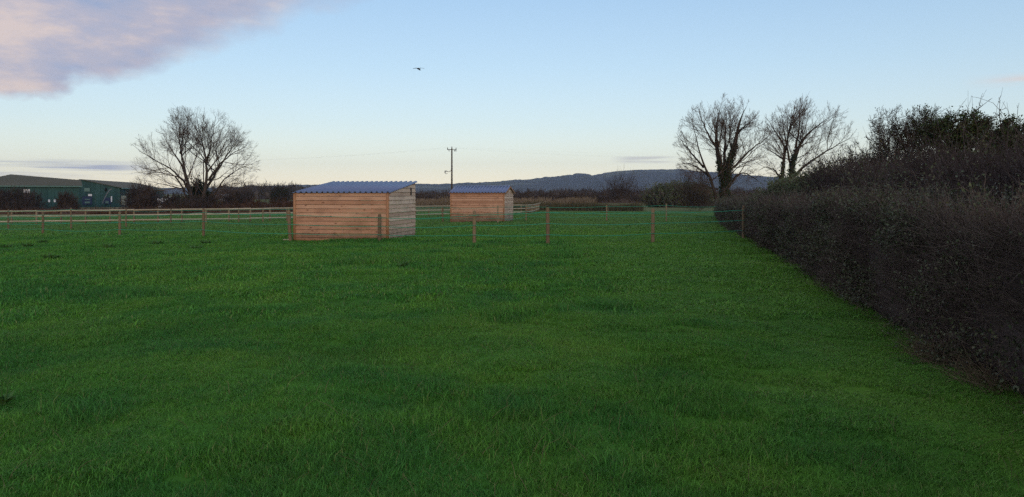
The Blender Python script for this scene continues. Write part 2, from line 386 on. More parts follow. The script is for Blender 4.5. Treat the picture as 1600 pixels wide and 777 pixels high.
q = pm.attributes.new('size', 'FLOAT_VECTOR', 'POINT'); q.data.foreach_set('vector', np.stack([sc_, sc_, hgt], 1).astype(np.float32).ravel())
go = bpy.data.objects.new('grass', pm); COL.objects.link(go); tag(go, 'short uneven green pasture grass with darker lush tufts', 'grass', kind='stuff')
pm.materials.append(M['grass'])
ng = bpy.data.node_groups.new('grass_scatter', 'GeometryNodeTree')
ng.interface.new_socket('Geometry', in_out='INPUT', socket_type='NodeSocketGeometry'); ng.interface.new_socket('Geometry', in_out='OUTPUT', socket_type='NodeSocketGeometry')
gin = ng.nodes.new('NodeGroupInput'); gout = ng.nodes.new('NodeGroupOutput')
ci = ng.nodes.new('GeometryNodeCollectionInfo'); ci.inputs['Collection'].default_value = proto; ci.inputs['Separate Children'].default_value = True; ci.inputs['Reset Children'].default_value = True
iop = ng.nodes.new('GeometryNodeInstanceOnPoints'); iop.inputs['Pick Instance'].default_value = True
def na(name, ty):
    n = ng.nodes.new('GeometryNodeInputNamedAttribute'); n.data_type = ty; n.inputs[0].default_value = name
    return n.outputs[0]
ng.links.new(gin.outputs[0], iop.inputs['Points']); ng.links.new(ci.outputs[0], iop.inputs['Instance'])
ng.links.new(na('kind_index', 'INT'), iop.inputs['Instance Index'])
e2r = ng.nodes.new('FunctionNodeEulerToRotation'); ng.links.new(na('turn', 'FLOAT_VECTOR'), e2r.inputs[0]); ng.links.new(e2r.outputs[0], iop.inputs['Rotation'])
ng.links.new(na('size', 'FLOAT_VECTOR'), iop.inputs['Scale']); ng.links.new(iop.outputs[0], gout.inputs[0])
go.modifiers.new('grass_scatter', 'NODES').node_group = ng
print('grass tufts', len(gx))

# dry stalks standing in the sward
n = 2200; y = 3.2+26*rng.random(n)**1.6; x = rng.uniform(-.72, .72, n)*y; k = x < hedge_x(y)-.2; x, y = x[k], y[k]
keep = rng.random(len(x)) < .15+.85*np.clip((fbm(x*.5, y*.6, 77)-.5)*5, 0, 1); x, y = x[keep], y[keep]; n = len(x)
hh = rng.uniform(.06, .17, n); ld = rng.random(n)*2*pi; ln = hh*rng.uniform(.1, 1.3, n); t = np.linspace(0, 1, 4)[None, :]
p = np.stack([x[:, None]+np.cos(ld)[:, None]*ln[:, None]*t**1.7, y[:, None]+np.sin(ld)[:, None]*ln[:, None]*t**1.7, gz(x, y)[:, None]+hh[:, None]*(t-.2*t*t)], -1)
m = MB(); m.tubes(p, np.broadcast_to(.0015*(1.1-.6*t), p.shape[:2]), 3, rnd=rng.random(n))
tag(m.build('dry_stalks', M['dead']), 'pale dry stalks scattered through the near pasture', 'dry grass', kind='stuff')

# ------------------------------------------------------------------ shelters
def rect_frame(c, th):
    """local axes of a shelter: u along the back wall, v towards the far side"""
    u = np.array([math.cos(th), -math.sin(th)]); v = np.array([math.sin(th), math.cos(th)]); return np.array(c[:2]), u, v
def board_wall(m, p0, p1, z0, top_fn, bh=.153, thick=.022, out=None):
    """horizontal feather-edge boards from p0 to p1 (xy); top_fn(t) = wall height"""
    p0, p1 = np.asarray(p0, float), np.asarray(p1, float); d = p1-p0; nrm = np.array(out, float)
    z = 0; k = 0
    while True:
        h0, h1 = top_fn(0), top_fn(1); hm = max(h0, h1, top_fn(.5))
        if z >= hm-.02: break
        zt = z+bh-.015
        def span(zz):
            ts = [t for t in np.linspace(0, 1, 161) if top_fn(t) >= zz-1e-6]
            return (ts[0], ts[-1]) if ts else None
        s0 = span(z); s1 = span(min(zt, hm-.001))
        if s0 is None or s1 is None: break
        zt2 = min(zt, hm)
        jit = rng.normal(0, .003)
        def pt(t, zz, o): q = p0+d*t+nrm*(o+jit); return [q[0], q[1], z0+zz]
        quad_o = [pt(s0[0], z, .036), pt(s0[1], z, .036), pt(s1[1], zt2, .012), pt(s1[0], zt2, .012)]
        quad_i = [pt(s0[0], z, .004), pt(s0[1], z, .004), pt(s1[1], zt2, 0), pt(s1[0], zt2, 0)]
        # joints: most courses are two lengths of board
        m.prism(quad_i, quad_o, rnd=float(rng.random()))
        z += bh; k += 1
def corrugated(m, o, along, slope, n, length, width, amp=.052, thick=.006):
    """box-profile sheet: ribs run down the slope; o = one eave corner (3D)"""
    o, along, slope = (np.asarray(q, float) for q in (o, along, slope))
    nr = np.cross(along, slope); nr /= np.linalg.norm(nr); nr = nr if nr[2] > 0 else -nr
    pitch = width/n; prof = []
    for i in range(n):
        a = i*pitch; prof += [(a, 0), (a+pitch*.46, 0), (a+pitch*.58, amp), (a+pitch*.82, amp), (a+pitch*.94, 0)]
    prof.append((width, 0))
    pr = np.array(prof); A = o+pr[:, :1]*along+pr[:, 1:]*nr; B = A+slope*length
    k = len(pr)
    V = np.vstack([A, B, A-nr*thick, B-nr*thick]); q = []
    for i in range(k-1):
        q += [[i, i+1, k+i+1, k+i], [2*k+i, 3*k+i, 3*k+i+1, 2*k+i+1], [i, 2*k+i, 2*k+i+1, i+1], [k+i, k+i+1, 3*k+i+1, 3*k+i]]
    q += [[0, k, 3*k, 2*k], [k-1, 2*k+k-1, 3*k+k-1, 2*k-1]]
    m.add(V, q)

# near shelter: single pitch roof, low back wall to the camera
thA = .148; C0, u, v = rect_frame((-4.5, 28.75), thA); W_, L_ = 3.6, 3.55
zg = -.09; hb, hf = 1.785, 2.19
sh = thing('field_shelter', 'near timber field shelter with single sloping blue-grey corrugated roof behind the rope fence', 'shelter', (C0[0]-u[0]*W_/2, C0[1]-u[1]*W_/2, zg), 'timber field shelters')
A0 = C0-u*W_; B0 = C0+v*L_; D0 = A0+v*L_
m = MB(); board_wall(m, A0, C0, zg, lambda t: hb, out=-v); m.build('back_wall', M['boards'], sh)
lo = lambda t: hb+(hf-hb)*t
m = MB(); board_wall(m, C0, B0, zg, lo, out=u); e = m.build('end_wall', M['boards_end'], sh); e['label'] = 'paler greyish end wall with dark knots'
m = MB(); board_wall(m, A0, D0, zg, lo, out=-u); m.build('end_wall', M['boards_end'], sh)
def corner(c, h, t=.075, rot=0, z0=None): mm = MB(); mm.box((c[0], c[1], (zg if z0 is None else z0)+h/2), (t, t, h), rot); return mm
for q, h in ((A0-v*.02, hb), (C0-v*.02-u*.03, hb)): corner(q, h, .085, -thA).build('corner_post', M['trim'], sh)
for q, h in ((B0-u*.06, hf-.03), (D0+u*.06, hf-.03), ((B0+D0)/2, hf-.03)): corner(q, h, .1, -thA).build('front_post', M['trim'], sh)
mm = MB(); mm.box((*(C0-u*W_/2-v*.012), zg+.05), (W_+.04, .05, .10), -thA); mm.build('base_rail', M['trim'], sh)
mm = MB(); mm.box((*(C0-u*W_/2+v*L_), zg+hf-.12), (W_-.1, .06, .15), -thA); mm.build('front_beam', M['trim'], sh)
rise = (hf-hb)/L_; s3 = np.array([v[0], v[1], rise]); sl = math.sqrt(1+rise*rise); s3 /= sl
mm = MB(); corrugated(mm, [*(A0-u*.07-v*.12), zg+hb+.035-.12*rise], [u[0], u[1], 0], s3, 18, (L_+.3)*sl, W_+.14); mm.build('roof', M['roof'], sh)
mm = MB()
for q in (A0+u*.03, C0-u*.03):
    mm = MB(); c = q+v*L_/2; mm.prism([[*(q-v*.05), zg+hb-.11], [*(q-v*.05+u*.03), zg+hb-.11], [*(q-v*.05+u*.03), zg+hb+.015], [*(q-v*.05), zg+hb+.015]],
                          [[*(q+v*(L_+.08)), zg+hf-.10], [*(q+v*(L_+.08)+u*.03), zg+hf-.10], [*(q+v*(L_+.08)+u*.03), zg+hf+.022], [*(q+v*(L_+.08)), zg+hf+.022]])
    mm.build('rafter', M['trim'], sh)
mm = MB(); q = C0+v*(L_*.80)+u*.045; mm.box((q[0], q[1], zg+1.86), (.02, .10, .30), -thA); mm.build('hinge_plate', M['dark'], sh)

# far shelter: small ridged roof
thB = .19; C1, u2, v2 = rect_frame((wx(788, 53.5), 53.5), thB); W2, L2 = 3.75, 3.1
zg2 = float(ground_z(-2, 54))-.02; he, hr = 2.08, 2.50
s2 = thing('field_shelter', 'farther timber shelter with a ridged blue-grey roof, standing beyond the second rope fence', 'shelter', (C1[0]-u2[0]*W2/2, C1[1]-u2[1]*W2/2, zg2), 'timber field shelters')
A1 = C1-u2*W2; B1 = C1+v2*L2; D1 = A1+v2*L2
m = MB(); board_wall(m, A1, C1, zg2, lambda t: he, out=-v2); m.build('back_wall', M['boards'], s2)
gab = lambda t: he+(hr-he)*(1-abs(2*t-1))
m = MB(); board_wall(m, C1, B1, zg2, gab, out=u2); e = m.build('end_wall', M['boards_end'], s2); e['label'] = 'pale greyish gable end'
m = MB(); board_wall(m, A1, D1, zg2, gab, out=-u2); m.build('end_wall', M['boards_end'], s2)
m = MB(); board_wall(m, D1+u2*(W2*.0), D1+u2*(W2*.55), zg2, lambda t: he, out=v2); m.build('front_wall', M['boards'], s2)
for q in (A1-v2*.02, C1-v2*.02-u2*.03): corner(q, he, .085, -thB, zg2).build('corner_post', M['trim'], s2)
for q in (B1-u2*.06, D1+u2*.06): corner(q, he-.03, .1, -thB, zg2).build('front_post', M['trim'], s2)
rs = (hr-he)/(L2/2); sl2 = math.sqrt(1+rs*rs); ov = .16
mm = MB(); corrugated(mm, [*(A1-u2*.12-v2*ov), zg2+he+.04-ov*rs], [u2[0], u2[1], 0], np.array([v2[0], v2[1], rs])/sl2, 18, (L2/2+ov-.01)*sl2, W2+.24); mm.build('roof_slope', M['roof'], s2)
mm = MB(); corrugated(mm, [*(D1-u2*.12+v2*ov), zg2+he+.04-ov*rs], [u2[0], u2[1], 0], np.array([-v2[0], -v2[1], rs])/sl2, 18, (L2/2+ov-.01)*sl2, W2+.24); mm.build('roof_slope', M['roof'], s2)
mm = MB(); rc0 = A1-u2*.12+v2*L2/2; rc1 = C1+u2*.12+v2*L2/2
sec = lambda c: [[*(c-v2*.17), zg2+hr+.055-.17*rs], [*c, zg2+hr+.075], [*(c+v2*.17), zg2+hr+.055-.17*rs], [*c, zg2+hr+.062]]
mm.prism(sec(rc0), sec(rc1)); mm.build('ridge_cap', M['roof'], s2)
for tt in (0, 1):
    mm = MB()
    for sgn in (-1, 1):
        c = (C1 if tt else A1)+(u2*.125 if tt else -u2*.125)
        e0 = c+v2*(L2/2-sgn*(L2/2+ov)); pk = c+v2*L2/2
        mm.prism([[*(e0), zg2+he-ov*rs-.07], [*(e0+u2*.02), zg2+he-ov*rs-.07], [*(e0+u2*.02), zg2+he-ov*rs+.03], [*(e0), zg2+he-ov*rs+.03]],
                 [[*(pk), zg2+hr-.07], [*(pk+u2*.02), zg2+hr-.07], [*(pk+u2*.02), zg2+hr+.03], [*(pk), zg2+hr+.03]])
    mm.build('barge_board', M['trim'], s2)

# ------------------------------------------------------------------ rope fences
def post_mb(x, y, z, h, r, lean=(0, 0)):
    m = MB(); t = np.array([0, .5, .97, 1.]); top = np.array([lean[0], lean[1], h])
    p = np.array([x, y, z-.12])+np.outer(t, top+np.array([0, 0, .12]))
    p[:, :2] += rng.normal(0, .004, (4, 2))
    m.tubes(p, np.array([r, r*.98, r*.95, r*.7]), 9, cap=True, rnd=[float(rng.random())]); return m
def rope_line(pts, r, sag, n=14):
    out = []
    for a, b in zip(pts[:-1], pts[1:]):
        a, b = np.array(a), np.array(b); t = np.linspace(0, 1, n)[:, None]; q = a+(b-a)*t; L = np.linalg.norm(b-a)
        q[:, 2] -= (4*t*(1-t))[:, 0]*sag*L*rng.uniform(.3, 1.5); out.append(q if not out else q[1:])
    q = np.vstack(out); m = MB(); m.tubes(q, np.full(len(q), r), 6, rnd=[.5]); return m
def rope_fence(label, posts, hs, group, rope_r, post_r, ends=(None, None), sag=.012, front=True):
    c = posts[len(posts)//2]
    f = thing('rope_fence', label, 'fence', (c[0], c[1], float(gz(c[0], c[1]))), group)
    for i, (x, y, h, lean) in enumerate(posts):
        z = float(gz(x, y)); po = post_mb(x, y, z, h, post_r*rng.uniform(.92, 1.1), lean).build('post', M['post'], f)
        for hh in hs:
            k = min(hh/h, 1)
            im = MB(); c3 = np.array([x+lean[0]*k, y+lean[1]*k-post_r-.02, z+hh*h/1.2])
            im.tubes(np.array([c3+[0, .03, 0], c3+[0, 0, 0], c3+[0, -.03, 0]]), np.array([.018, .028, .022]), 7, cap=True); im.build('insulator', M['black'], po)
    for hh in hs:
        pts = [(x+l[0]*hh/1.2, y+l[1]*hh/1.2-post_r-.03, float(gz(x, y))+hh*h/1.2) for x, y, h, l in posts]
        for e, w in zip(ends, (0, 1)):
            if e is not None:
                q = (e[0], e[1]-post_r-.03, float(gz(*e))+hh)
                pts = [q]+pts if w == 0 else pts+[q]
        rope_line(pts, rope_r, sag).build('rope', M['rope'], f)
    return f
def ppost(px, ytop, ybase, d, lean=(0, 0)):
    """post standing on the ground at this bearing and distance, as tall as it measures there"""
    x = wx(px, d); return (x, d, (ybase-ytop)/F*d, lean)
E1 = [ppost(67, 336, 372, 39.5), ppost(187, 335, 373, 37.0), ppost(318, 331, 376, 32.6), ppost(454, 330, 379, 28.95, (-.07, 0)), ppost(593, 331, 375, 28.1),
      ppost(741, 330, 381, 26.1), ppost(856, 321, 379, 26.0), ppost(1020, 324, 377, 27.3), ppost(1162, 320, 373, 28.4)]
rope_fence('long front rope fence of round posts and three green ropes crossing the whole field', E1, (.32, .68, 1.04), 'green rope fences', .0105, .06, ends=((-29., 42.), None))
E2 = [ppost(692, 322, 349, 54), ppost(778, 323, 351, 51.5), ppost(822, 319, 345, 57), ppost(948, 320, 345, 58), ppost(1041, 319, 347, 57), ppost(1133, 318, 344, 58)]
rope_fence('thin second rope fence in front of the farther shelter, ending at the hedge', E2, (.35, .72, 1.1), 'green rope fences', .013, .05, ends=((-8.5, 54.6), None), sag=.016)
E3 = [ppost(13, 331, 363, 48), ppost(111, 330, 364, 47.5), ppost(197, 331, 361, 50), ppost(267, 328, 352, 60), ppost(322, 327, 350, 61), ppost(373, 326, 348, 62.5), ppost(411, 325, 347.5, 62.5), ppost(448, 325, 346, 64)]
rope_fence('rope fence with black insulators, running just before the wooden rails on the left', E3, (.35, .72, 1.1), 'green rope fences', .013, .052, ends=((-36., 48.), (-8.5, 64.)))
mm = MB(); x, y = wx(450, 29.3), 29.3; mm.box((x, y, float(gz(x, y))+.055), (.34, .12, .045), .1); tag(mm.build('timber_offcut', M['rail']), 'short pale board lying at the foot of the leaning post by the near shelter', 'board')

# post and rail
RP = np.array([(wx(-60, 61.5), 61.5), (wx(371, 64), 64.), (wx(822, 92), 92.), (wx(860, 165), 165.)])
seg = np.cumsum([0]+[np.linalg.norm(b-a) for a, b in zip(RP[:-1], RP[1:])])
ss = np.arange(0, seg[-1], 1.83)
PR = np.stack([np.interp(ss, seg, RP[:, 0]), np.interp(ss, seg, RP[:, 1])], 1)
prf = thing('post_and_rail_fence', 'pale timber post and three rail fence bounding the far paddock on the left', 'fence', (*PR[12], float(gz(*PR[12]))))
for x, y in PR:
    z = float(gz(x, y)); m = MB(); m.box((x, y, z+.55), (.10, .12, 1.26), rng.normal(0, .04), rnd=float(rng.random())); m.build('post', M['post'], prf)
for hh in (.30, .70, 1.10):
    for a in range(0, len(PR)-1, 2):   # rails are two bays long
        b = min(a+2, len(PR)-1); m = MB()
        for q in range(a, b):
            p0, p1 = PR[q], PR[q+1]; dd = unit(p1-p0); nn = np.array([dd[1], -dd[0]])*.085
            z0, z1 = float(gz(*p0))+hh+rng.normal(0, .008), float(gz(*p1))+hh+rng.normal(0, .008)
            sec = lambda p, z: [[*(p+nn*.6), z-.055], [*(p+nn), z-.055], [*(p+nn), z+.055], [*(p+nn*.6), z+.055]]
            m.prism(sec(p0, z0), sec(p1, z1), rnd=float(rng.random()))
        m.build('rail', M['rail'], prf)

# ------------------------------------------------------------------ trees
def perp(d):
    r = rdirs(len(d)); r = r-(r*d).sum(1, keepdims=True)*d; return unit(r)
def exit_dist(p, d, c, r):
    """distance from p along d to the surface of the ellipsoid (c, r)"""
    q = (p-c)/r; e = d/r; A = (e*e).sum(1); B = (q*e).sum(1); Cc = (q*q).sum(1)-1
    disc = np.maximum(B*B-A*Cc, 0); s = (-B+np.sqrt(disc))/A
    return np.where(Cc < 0, s, .15)
def grow(p, d, L, r0, n, gnarl, trop, tip=.45):
    Mn = len(p); pts = np.zeros((Mn, n+1, 3)); pts[:, 0] = p; cur = d.copy()
    for i in range(n):
        cur = unit(cur+rng.normal(0, gnarl, (Mn, 3))+np.asarray(trop)*(1./n))
        pts[:, i+1] = pts[:, i]+cur*(L/n)[:, None]
    t = np.linspace(0, 1, n+1)[None, :]
    return pts, r0[:, None]*(1-(1-tip)*t)
def spawn(pts, rad, cnt, tmin, ang, lenf, env, lmin, rk=.6, tmax=.99, slim=.5):
    Mn, n1, _ = pts.shape; L = np.linalg.norm(np.diff(pts, axis=1), axis=2).sum(1)
    c = np.repeat(np.arange(Mn), cnt); t = np.tile(np.linspace(tmin, tmax, cnt), Mn)+rng.uniform(-.5, .5, len(c))*(tmax-tmin)/cnt
    t = np.clip(t, .02, 1.)*(n1-1); i = np.minimum(t.astype(int), n1-2); f = (t-i)[:, None]
    p = pts[c, i]*(1-f)+pts[c, i+1]*f; tan = unit(pts[c, i+1]-pts[c, i]); r = rad[c, i]*(1-f[:, 0])+rad[c, i+1]*f[:, 0]
    a = np.asarray(ang)+rng.normal(0, .16, len(c)); a = np.where(t/(n1-1) > .93, a*.35, a)
    d = unit(tan*np.cos(a)[:, None]+perp(tan)*np.sin(a)[:, None])
    ln = L[c]*lenf*(1.15-.6*t/(n1-1))*rng.uniform(.6, 1.25, len(c))
    if env is not None: ln = np.minimum(ln, exit_dist(p, d, env[0], env[1])*rng.uniform(.8, 1.05, len(c)))
    k = ln > lmin
    return p[k], d[k], ln[k], np.minimum(r*rk, ln*slim)[k]
def resample(pl, n):
    pl = np.asarray(pl, float); s = np.concatenate([[0], np.cumsum(np.linalg.norm(np.diff(pl, axis=0), axis=1))]); q = np.linspace(0, s[-1], n)
    out = np.stack([np.interp(q, s, pl[:, k]) for k in range(3)], 1)
    for _ in range(2): out[1:-1] = .25*out[:-2]+.5*out[1:-1]+.25*out[2:]
    return out
def bare_tree(label, d, base_px, limbs, env_px, levels, group, twig_r, ivy=None, extra=2, mats=('bark', 'twig'), trop=(0, 0, .25), name='bare_tree', leaf=None, slim=.011, fan=.22, tap=1.35):
    x, z0 = wx(base_px, d), float(gz(wx(base_px, d), d)); k = d/F
    env = (np.array([wx(env_px[0], d), d, wz(env_px[1], d)]), np.array([env_px[2]*k, env_px[2]*k*.85, env_px[3]*k]))
    T = thing(name, label, 'tree', (x, d, z0), group)
    tr = MB(); P = []; Rr = []; NS = 13
    for (pl, ra, rb, dep) in limbs:
        q = [(wx(a, d), d, wz(b, d)) for a, b in pl]; q = np.array(q)
        s = np.linspace(0, 1, len(q)); q[:, 1] += dep*k*s**1.2
        if pl[0][1] > 302: q[0, 2] = min(q[0, 2], z0-.1)
        q = resample(q, NS); q[1:-1] += rng.normal(0, .35*k*1.2, (NS-2, 3))
        P.append(q); Rr.append((rb*.25+(ra*.8-rb*.25)*(1-np.linspace(0, 1, NS))**tap)*k)
    P = np.array(P); Rr = np.array(Rr)
    # limbs towards and away from the viewer fill the crown in depth
    big = np.argsort(-Rr[:, 0])[:3]; c = np.repeat(big, extra)
    i = rng.integers(4, NS-3, len(c)); az = rng.choice([-1, 1], len(c))*rng.uniform(.7, 2.4, len(c))
    dd = unit(np.stack([np.cos(az)*.5, np.sin(az), rng.uniform(.5, 1.3, len(c))], 1)); pp = P[c, i]
    ln = exit_dist(pp, dd, *env)*.85
    q, r = grow(pp, dd, ln, np.minimum(Rr[c, i]*.6, ln*.018), NS-1, .09, trop, .2)
    P = np.concatenate([P, q]); Rr = np.concatenate([Rr, r])
    tr.tubes(P, Rr, 7, rnd=rng.random(len(P))); tr.build('trunk', M[mats[0]], T, smooth=True)
    cur = (P, Rr); tips = []
    mb1, mb2 = MB(), MB()
    for li, (cnt, tmin, ang, lf, n, gn, lmin) in enumerate(levels):
        p, dr, ln, r = spawn(cur[0], cur[1], cnt, tmin, ang, lf, env, lmin*k, slim=slim)
        r = np.maximum(r, twig_r)
        outw = unit(p-(env[0]-[0, 0, env[1][2]*.8])); q, rr = grow(p, dr, ln, r, n, gn, outw*fan+np.asarray(trop), .3); rr = np.maximum(rr, twig_r*.7)
        last = li >= len(levels)-2
        (mb2 if last else mb1).tubes(q, rr, 3 if last else 4, rnd=rng.random(len(q)))
        cur = (q, rr); tips.append(q)
        print(label[:20], 'level', li, len(q))
    mb1.build('branches', M[mats[1]], T); mb2.build('twigs', M[mats[1]], T)
    if ivy:
        m = MB()
        for li, (t0, t1, nn, spread, sz) in ivy.items():
            t = rng.uniform(t0, t1, nn)*(NS-1); i = np.minimum(t.astype(int), NS-2); f = (t-i)[:, None]
            p = P[li, i]*(1-f)+P[li, i+1]*f; r = Rr[li, i]
            dr = rdirs(nn); dr[:, 2] *= .4; dr = unit(dr); p = p+dr*(r*rng.uniform(.9, 1+spread, nn))[:, None]
            m.leaves(p, unit(rdirs(nn)+[0, 0, -.5]), unit(dr+rdirs(nn)*.6), sz*rng.uniform(.6, 1.3, nn), sz*.9, rnd=rng.random(nn))
        m.build('ivy', M['ivy'], T)
    if leaf:
        q = np.concatenate([tips[-1][:, 1:].reshape(-1, 3), tips[-2][:, 2:].reshape(-1, 3)]); nn = leaf[0]
        w = leaf[2](q) if len(leaf) > 2 else np.ones(len(q)); w = w/w.sum()
        p = q[rng.choice(len(q), nn, p=w)]+rng.normal(0, .05, (nn, 3))
        m = MB(); m.leaves(p, rdirs(nn), rdirs(nn), leaf[1]*rng.uniform(.6, 1.4, nn), leaf[1]*.75, rnd=rng.random(nn)); m.build('leaves', M['haw_leaf'], T)
    return T

LV = [(10, .2, .75, .55, 8, .08, 6), (6, .2, .65, .52, 6, .10, 4), (6, .2, .6, .55, 4, .12, 3), (4, .2, .55, .6, 3, .14, 2)]
bare_tree('broad bare tree with a wide fan crown and two leaning stems beside the green barns', 128, 308, [
    ([(302, 322), (297, 298), (288, 268), (281, 238), (277, 205), (279, 180)], 5, .8, 6),
    ([(297, 300), (284, 275), (262, 258), (240, 246), (216, 226)], 2.6, .5, -25),
    ([(298, 306), (282, 287), (262, 268), (238, 260), (208, 264)], 2.4, .5, 25),
    ([(288, 268), (270, 240), (252, 222), (238, 200)], 2.2, .5, 30),
    ([(281, 240), (290, 215), (296, 190), (300, 174)], 1.6, .4, -30),
    ([(313, 322), (318, 302), (326, 272), (322, 238), (313, 205), (310, 178)], 4.6, .8, -8),
    ([(318, 302), (335, 270), (350, 238), (372, 203)], 3.2, .5, 28),
    ([(326, 282), (346, 256), (374, 238), (402, 226)], 2.6, .5, -28),
    ([(320, 310), (345, 282), (368, 264), (400, 250)], 2.6, .5, 20),
    ([(316, 318), (334, 298), (352, 292), (372, 284)], 2.0, .5, -26),
    ([(324, 252), (334, 218), (345, 180)], 2.2, .5, -18),
    ([(312, 322), (300, 300), (280, 292), (250, 286), (228, 280)], 2., .5, -26)],
    (306, 250, 101, 86), LV, None, .008, trop=(0, 0, .12), extra=4)

LV2 = [(11, .14, .9, .5, 8, .10, 5), (7, .15, .75, .5, 6, .12, 3.5), (5, .2, .6, .55, 4, .14, 2.5), (3, .25, .55, .6, 3, .15, 2)]
bare_tree('taller left-hand bare tree of the pair with an ivy-clad trunk, rising beyond the hedge', 80, 1133, [
    ([(1134, 312), (1132, 285), (1128, 262), (1119, 235), (1118, 205), (1123, 184), (1128, 166)], 10, .5, 6),
    ([(1135, 290), (1136, 262), (1146, 235), (1150, 208), (1157, 182), (1165, 166)], 8.5, .5, -8),
    ([(1133, 275), (1133, 240), (1137, 208), (1143, 172)], 4, .6, 25),
    ([(1126, 312), (1112, 284), (1098, 258), (1087, 226), (1078, 192)], 4, .6, -15),
    ([(1108, 276), (1092, 262), (1076, 254), (1058, 258)], 2.2, .4, 15),
    ([(1146, 262), (1168, 238), (1188, 222), (1206, 206)], 2.6, .5, -12),
    ([(1140, 285), (1160, 268), (1180, 276), (1200, 290)], 2., .4, 18),
    ([(1122, 296), (1098, 290), (1076, 284), (1060, 290)], 2., .4, -12),
    ([(1119, 230), (1105, 205), (1098, 182), (1095, 165)], 2.4, .5, 22),
    ([(1150, 208), (1168, 195), (1186, 188)], 2.2, .5, 18),
    ([(1100, 262), (1080, 238), (1066, 218), (1060, 205)], 2.2, .4, 20)],
    (1130, 230, 79, 88), LV2, 'bare trees with ivy beyond the hedge', .0075,
    tap=1.0, ivy={0: (0, .5, 1300, .35, .17), 1: (0, .52, 1300, .4, .17)}, trop=(0, 0, .25))
bare_tree('right-hand bare ivy-clad tree of the pair, with one long low limb reaching over the bramble', 85, 1230, [
    ([(1221, 312), (1221, 280), (1224, 252), (1232, 216), (1236, 190), (1244, 168)], 5.5, .7, 6),
    ([(1236, 312), (1236, 280), (1237, 250), (1246, 225), (1264, 205), (1292, 184)], 7.5, .7, -8),
    ([(1240, 275), (1262, 254), (1290, 236), (1312, 221), (1328, 216)], 2.8, .4, -20),
    ([(1236, 262), (1229, 232), (1221, 202), (1216, 176)], 2.6, .4, -14),
    ([(1243, 232), (1250, 202), (1254, 160)], 2.6, .4, 10),
    ([(1228, 232), (1214, 205), (1204, 182)], 2.2, .5, 20),
    ([(1222, 282), (1208, 264), (1192, 260), (1180, 268)], 2., .4, -15),
    ([(1224, 250), (1210, 238), (1198, 226)], 1.8, .4, 15),
    ([(1240, 236), (1262, 224), (1280, 220)], 2., .4, 18),
    ([(1234, 200), (1252, 180), (1268, 160)], 2., .4, 18),
    ([(1238, 265), (1250, 235), (1262, 205), (1275, 175)], 2., .4, 26)],
    (1258, 222, 82, 72), LV2, 'bare trees with ivy beyond the hedge', .0075,
    tap=1.0, ivy={0: (0, .5, 700, .4, .17), 1: (0, .55, 1400, .45, .17)}, trop=(0, 0, .3))

# hawthorns leaning over the hedge, still holding small dark leaves
LV3 = [(11, .12, .8, .5, 7, .15, 6), (8, .12, .8, .5, 5, .18, 5), (6, .15, .75, .5, 4, .2, 4), (3, .2, .7, .6, 3, .2, 3)]
def haw(label, d, base, limbs, env, leaves, sz=.055, wfn=None):
    return bare_tree(label, d, base, limbs, env, LV3, 'hawthorn trees behind the hedge', .005, slim=.02, fan=.2, mats=('haw_twig', 'haw_twig'), trop=(.22, 0, .12), extra=5, name='hawthorn_tree', leaf=(leaves, sz, wfn) if wfn else (leaves, sz))
haw('sparse hawthorn with nearly leafless twigs, leftmost and farthest of the hawthorns behind the hedge', 26, 1408, [
    ([(1408, 345), (1410, 300), (1412, 262), (1418, 230), (1440, 196)], 5, 1, 10),
    ([(1410, 290), (1395, 262), (1376, 235), (1358, 208)], 3.5, .8, -25),
    ([(1411, 280), (1425, 245), (1445, 205), (1470, 165)], 3.5, .8, 25),
    ([(1410, 275), (1385, 250), (1366, 246), (1350, 240)], 2.6, .7, 30),
    ([(1412, 262), (1436, 232), (1468, 200), (1492, 162)], 3, .8, -25)],
    (1420, 232, 82, 78), 4200, .05, lambda q: np.clip((q[:, 2]-2.2), .02, 1.2)*np.clip((q[:, 0]-12.6)*.6, .12, 1))
haw('dense wind-combed hawthorn with dark green leaves and long twigs streaming to the right', 21, 1490, [
    ([(1490, 360), (1490, 300), (1488, 260), (1492, 225), (1510, 195)], 6, 1, 10),
    ([(1489, 280), (1470, 240), (1450, 215), (1440, 192)], 4, .9, -28),
    ([(1489, 270), (1510, 230), (1532, 195), (1548, 150)], 4, .9, 26),
    ([(1488, 255), (1480, 215), (1500, 185), (1530, 158)], 3.4, .8, -30),
    ([(1490, 275), (1525, 245), (1560, 215), (1580, 190)], 3.6, .9, 20),
    ([(1488, 265), (1462, 250), (1438, 240)], 3, .8, 22)],
    (1500, 232, 74, 66), 11000, .055)
haw('hawthorn at the right edge of the view with dark leaves and two upright shoots', 17, 1590, [
    ([(1590, 380), (1588, 300), (1585, 255), (1590, 215), (1596, 165)], 6, 1, 8),
    ([(1588, 290), (1560, 250), (1545, 215), (1540, 190)], 4, .9, -28),
    ([(1586, 270), (1610, 230), (1640, 195), (1665, 180)], 4, .9, 26),
    ([(1587, 262), (1575, 225), (1570, 190), (1573, 150)], 3, .7, 20),
    ([(1588, 280), (1620, 250), (1660, 235)], 3.6, .9, -22)],
    (1600, 242, 84, 62), 9000, .055)

haw('low tangle of nearly bare thorn twigs filling the gap before the leftmost hawthorn', 24, 1365, [
    ([(1365, 345), (1362, 310), (1352, 280), (1335, 250)], 3, .7, 10),
    ([(1365, 320), (1370, 285), (1372, 250), (1366, 220)], 3, .7, -15),
    ([(1366, 315), (1385, 285), (1405, 262), (1420, 240)], 3, .7, 20),
    ([(1364, 318), (1345, 295), (1322, 280), (1308, 272)], 2.4, .6, -20),
    ([(1366, 310), (1390, 290), (1425, 280)], 2.4, .6, 18)],
    (1368, 275, 66, 62), 4000, .045)

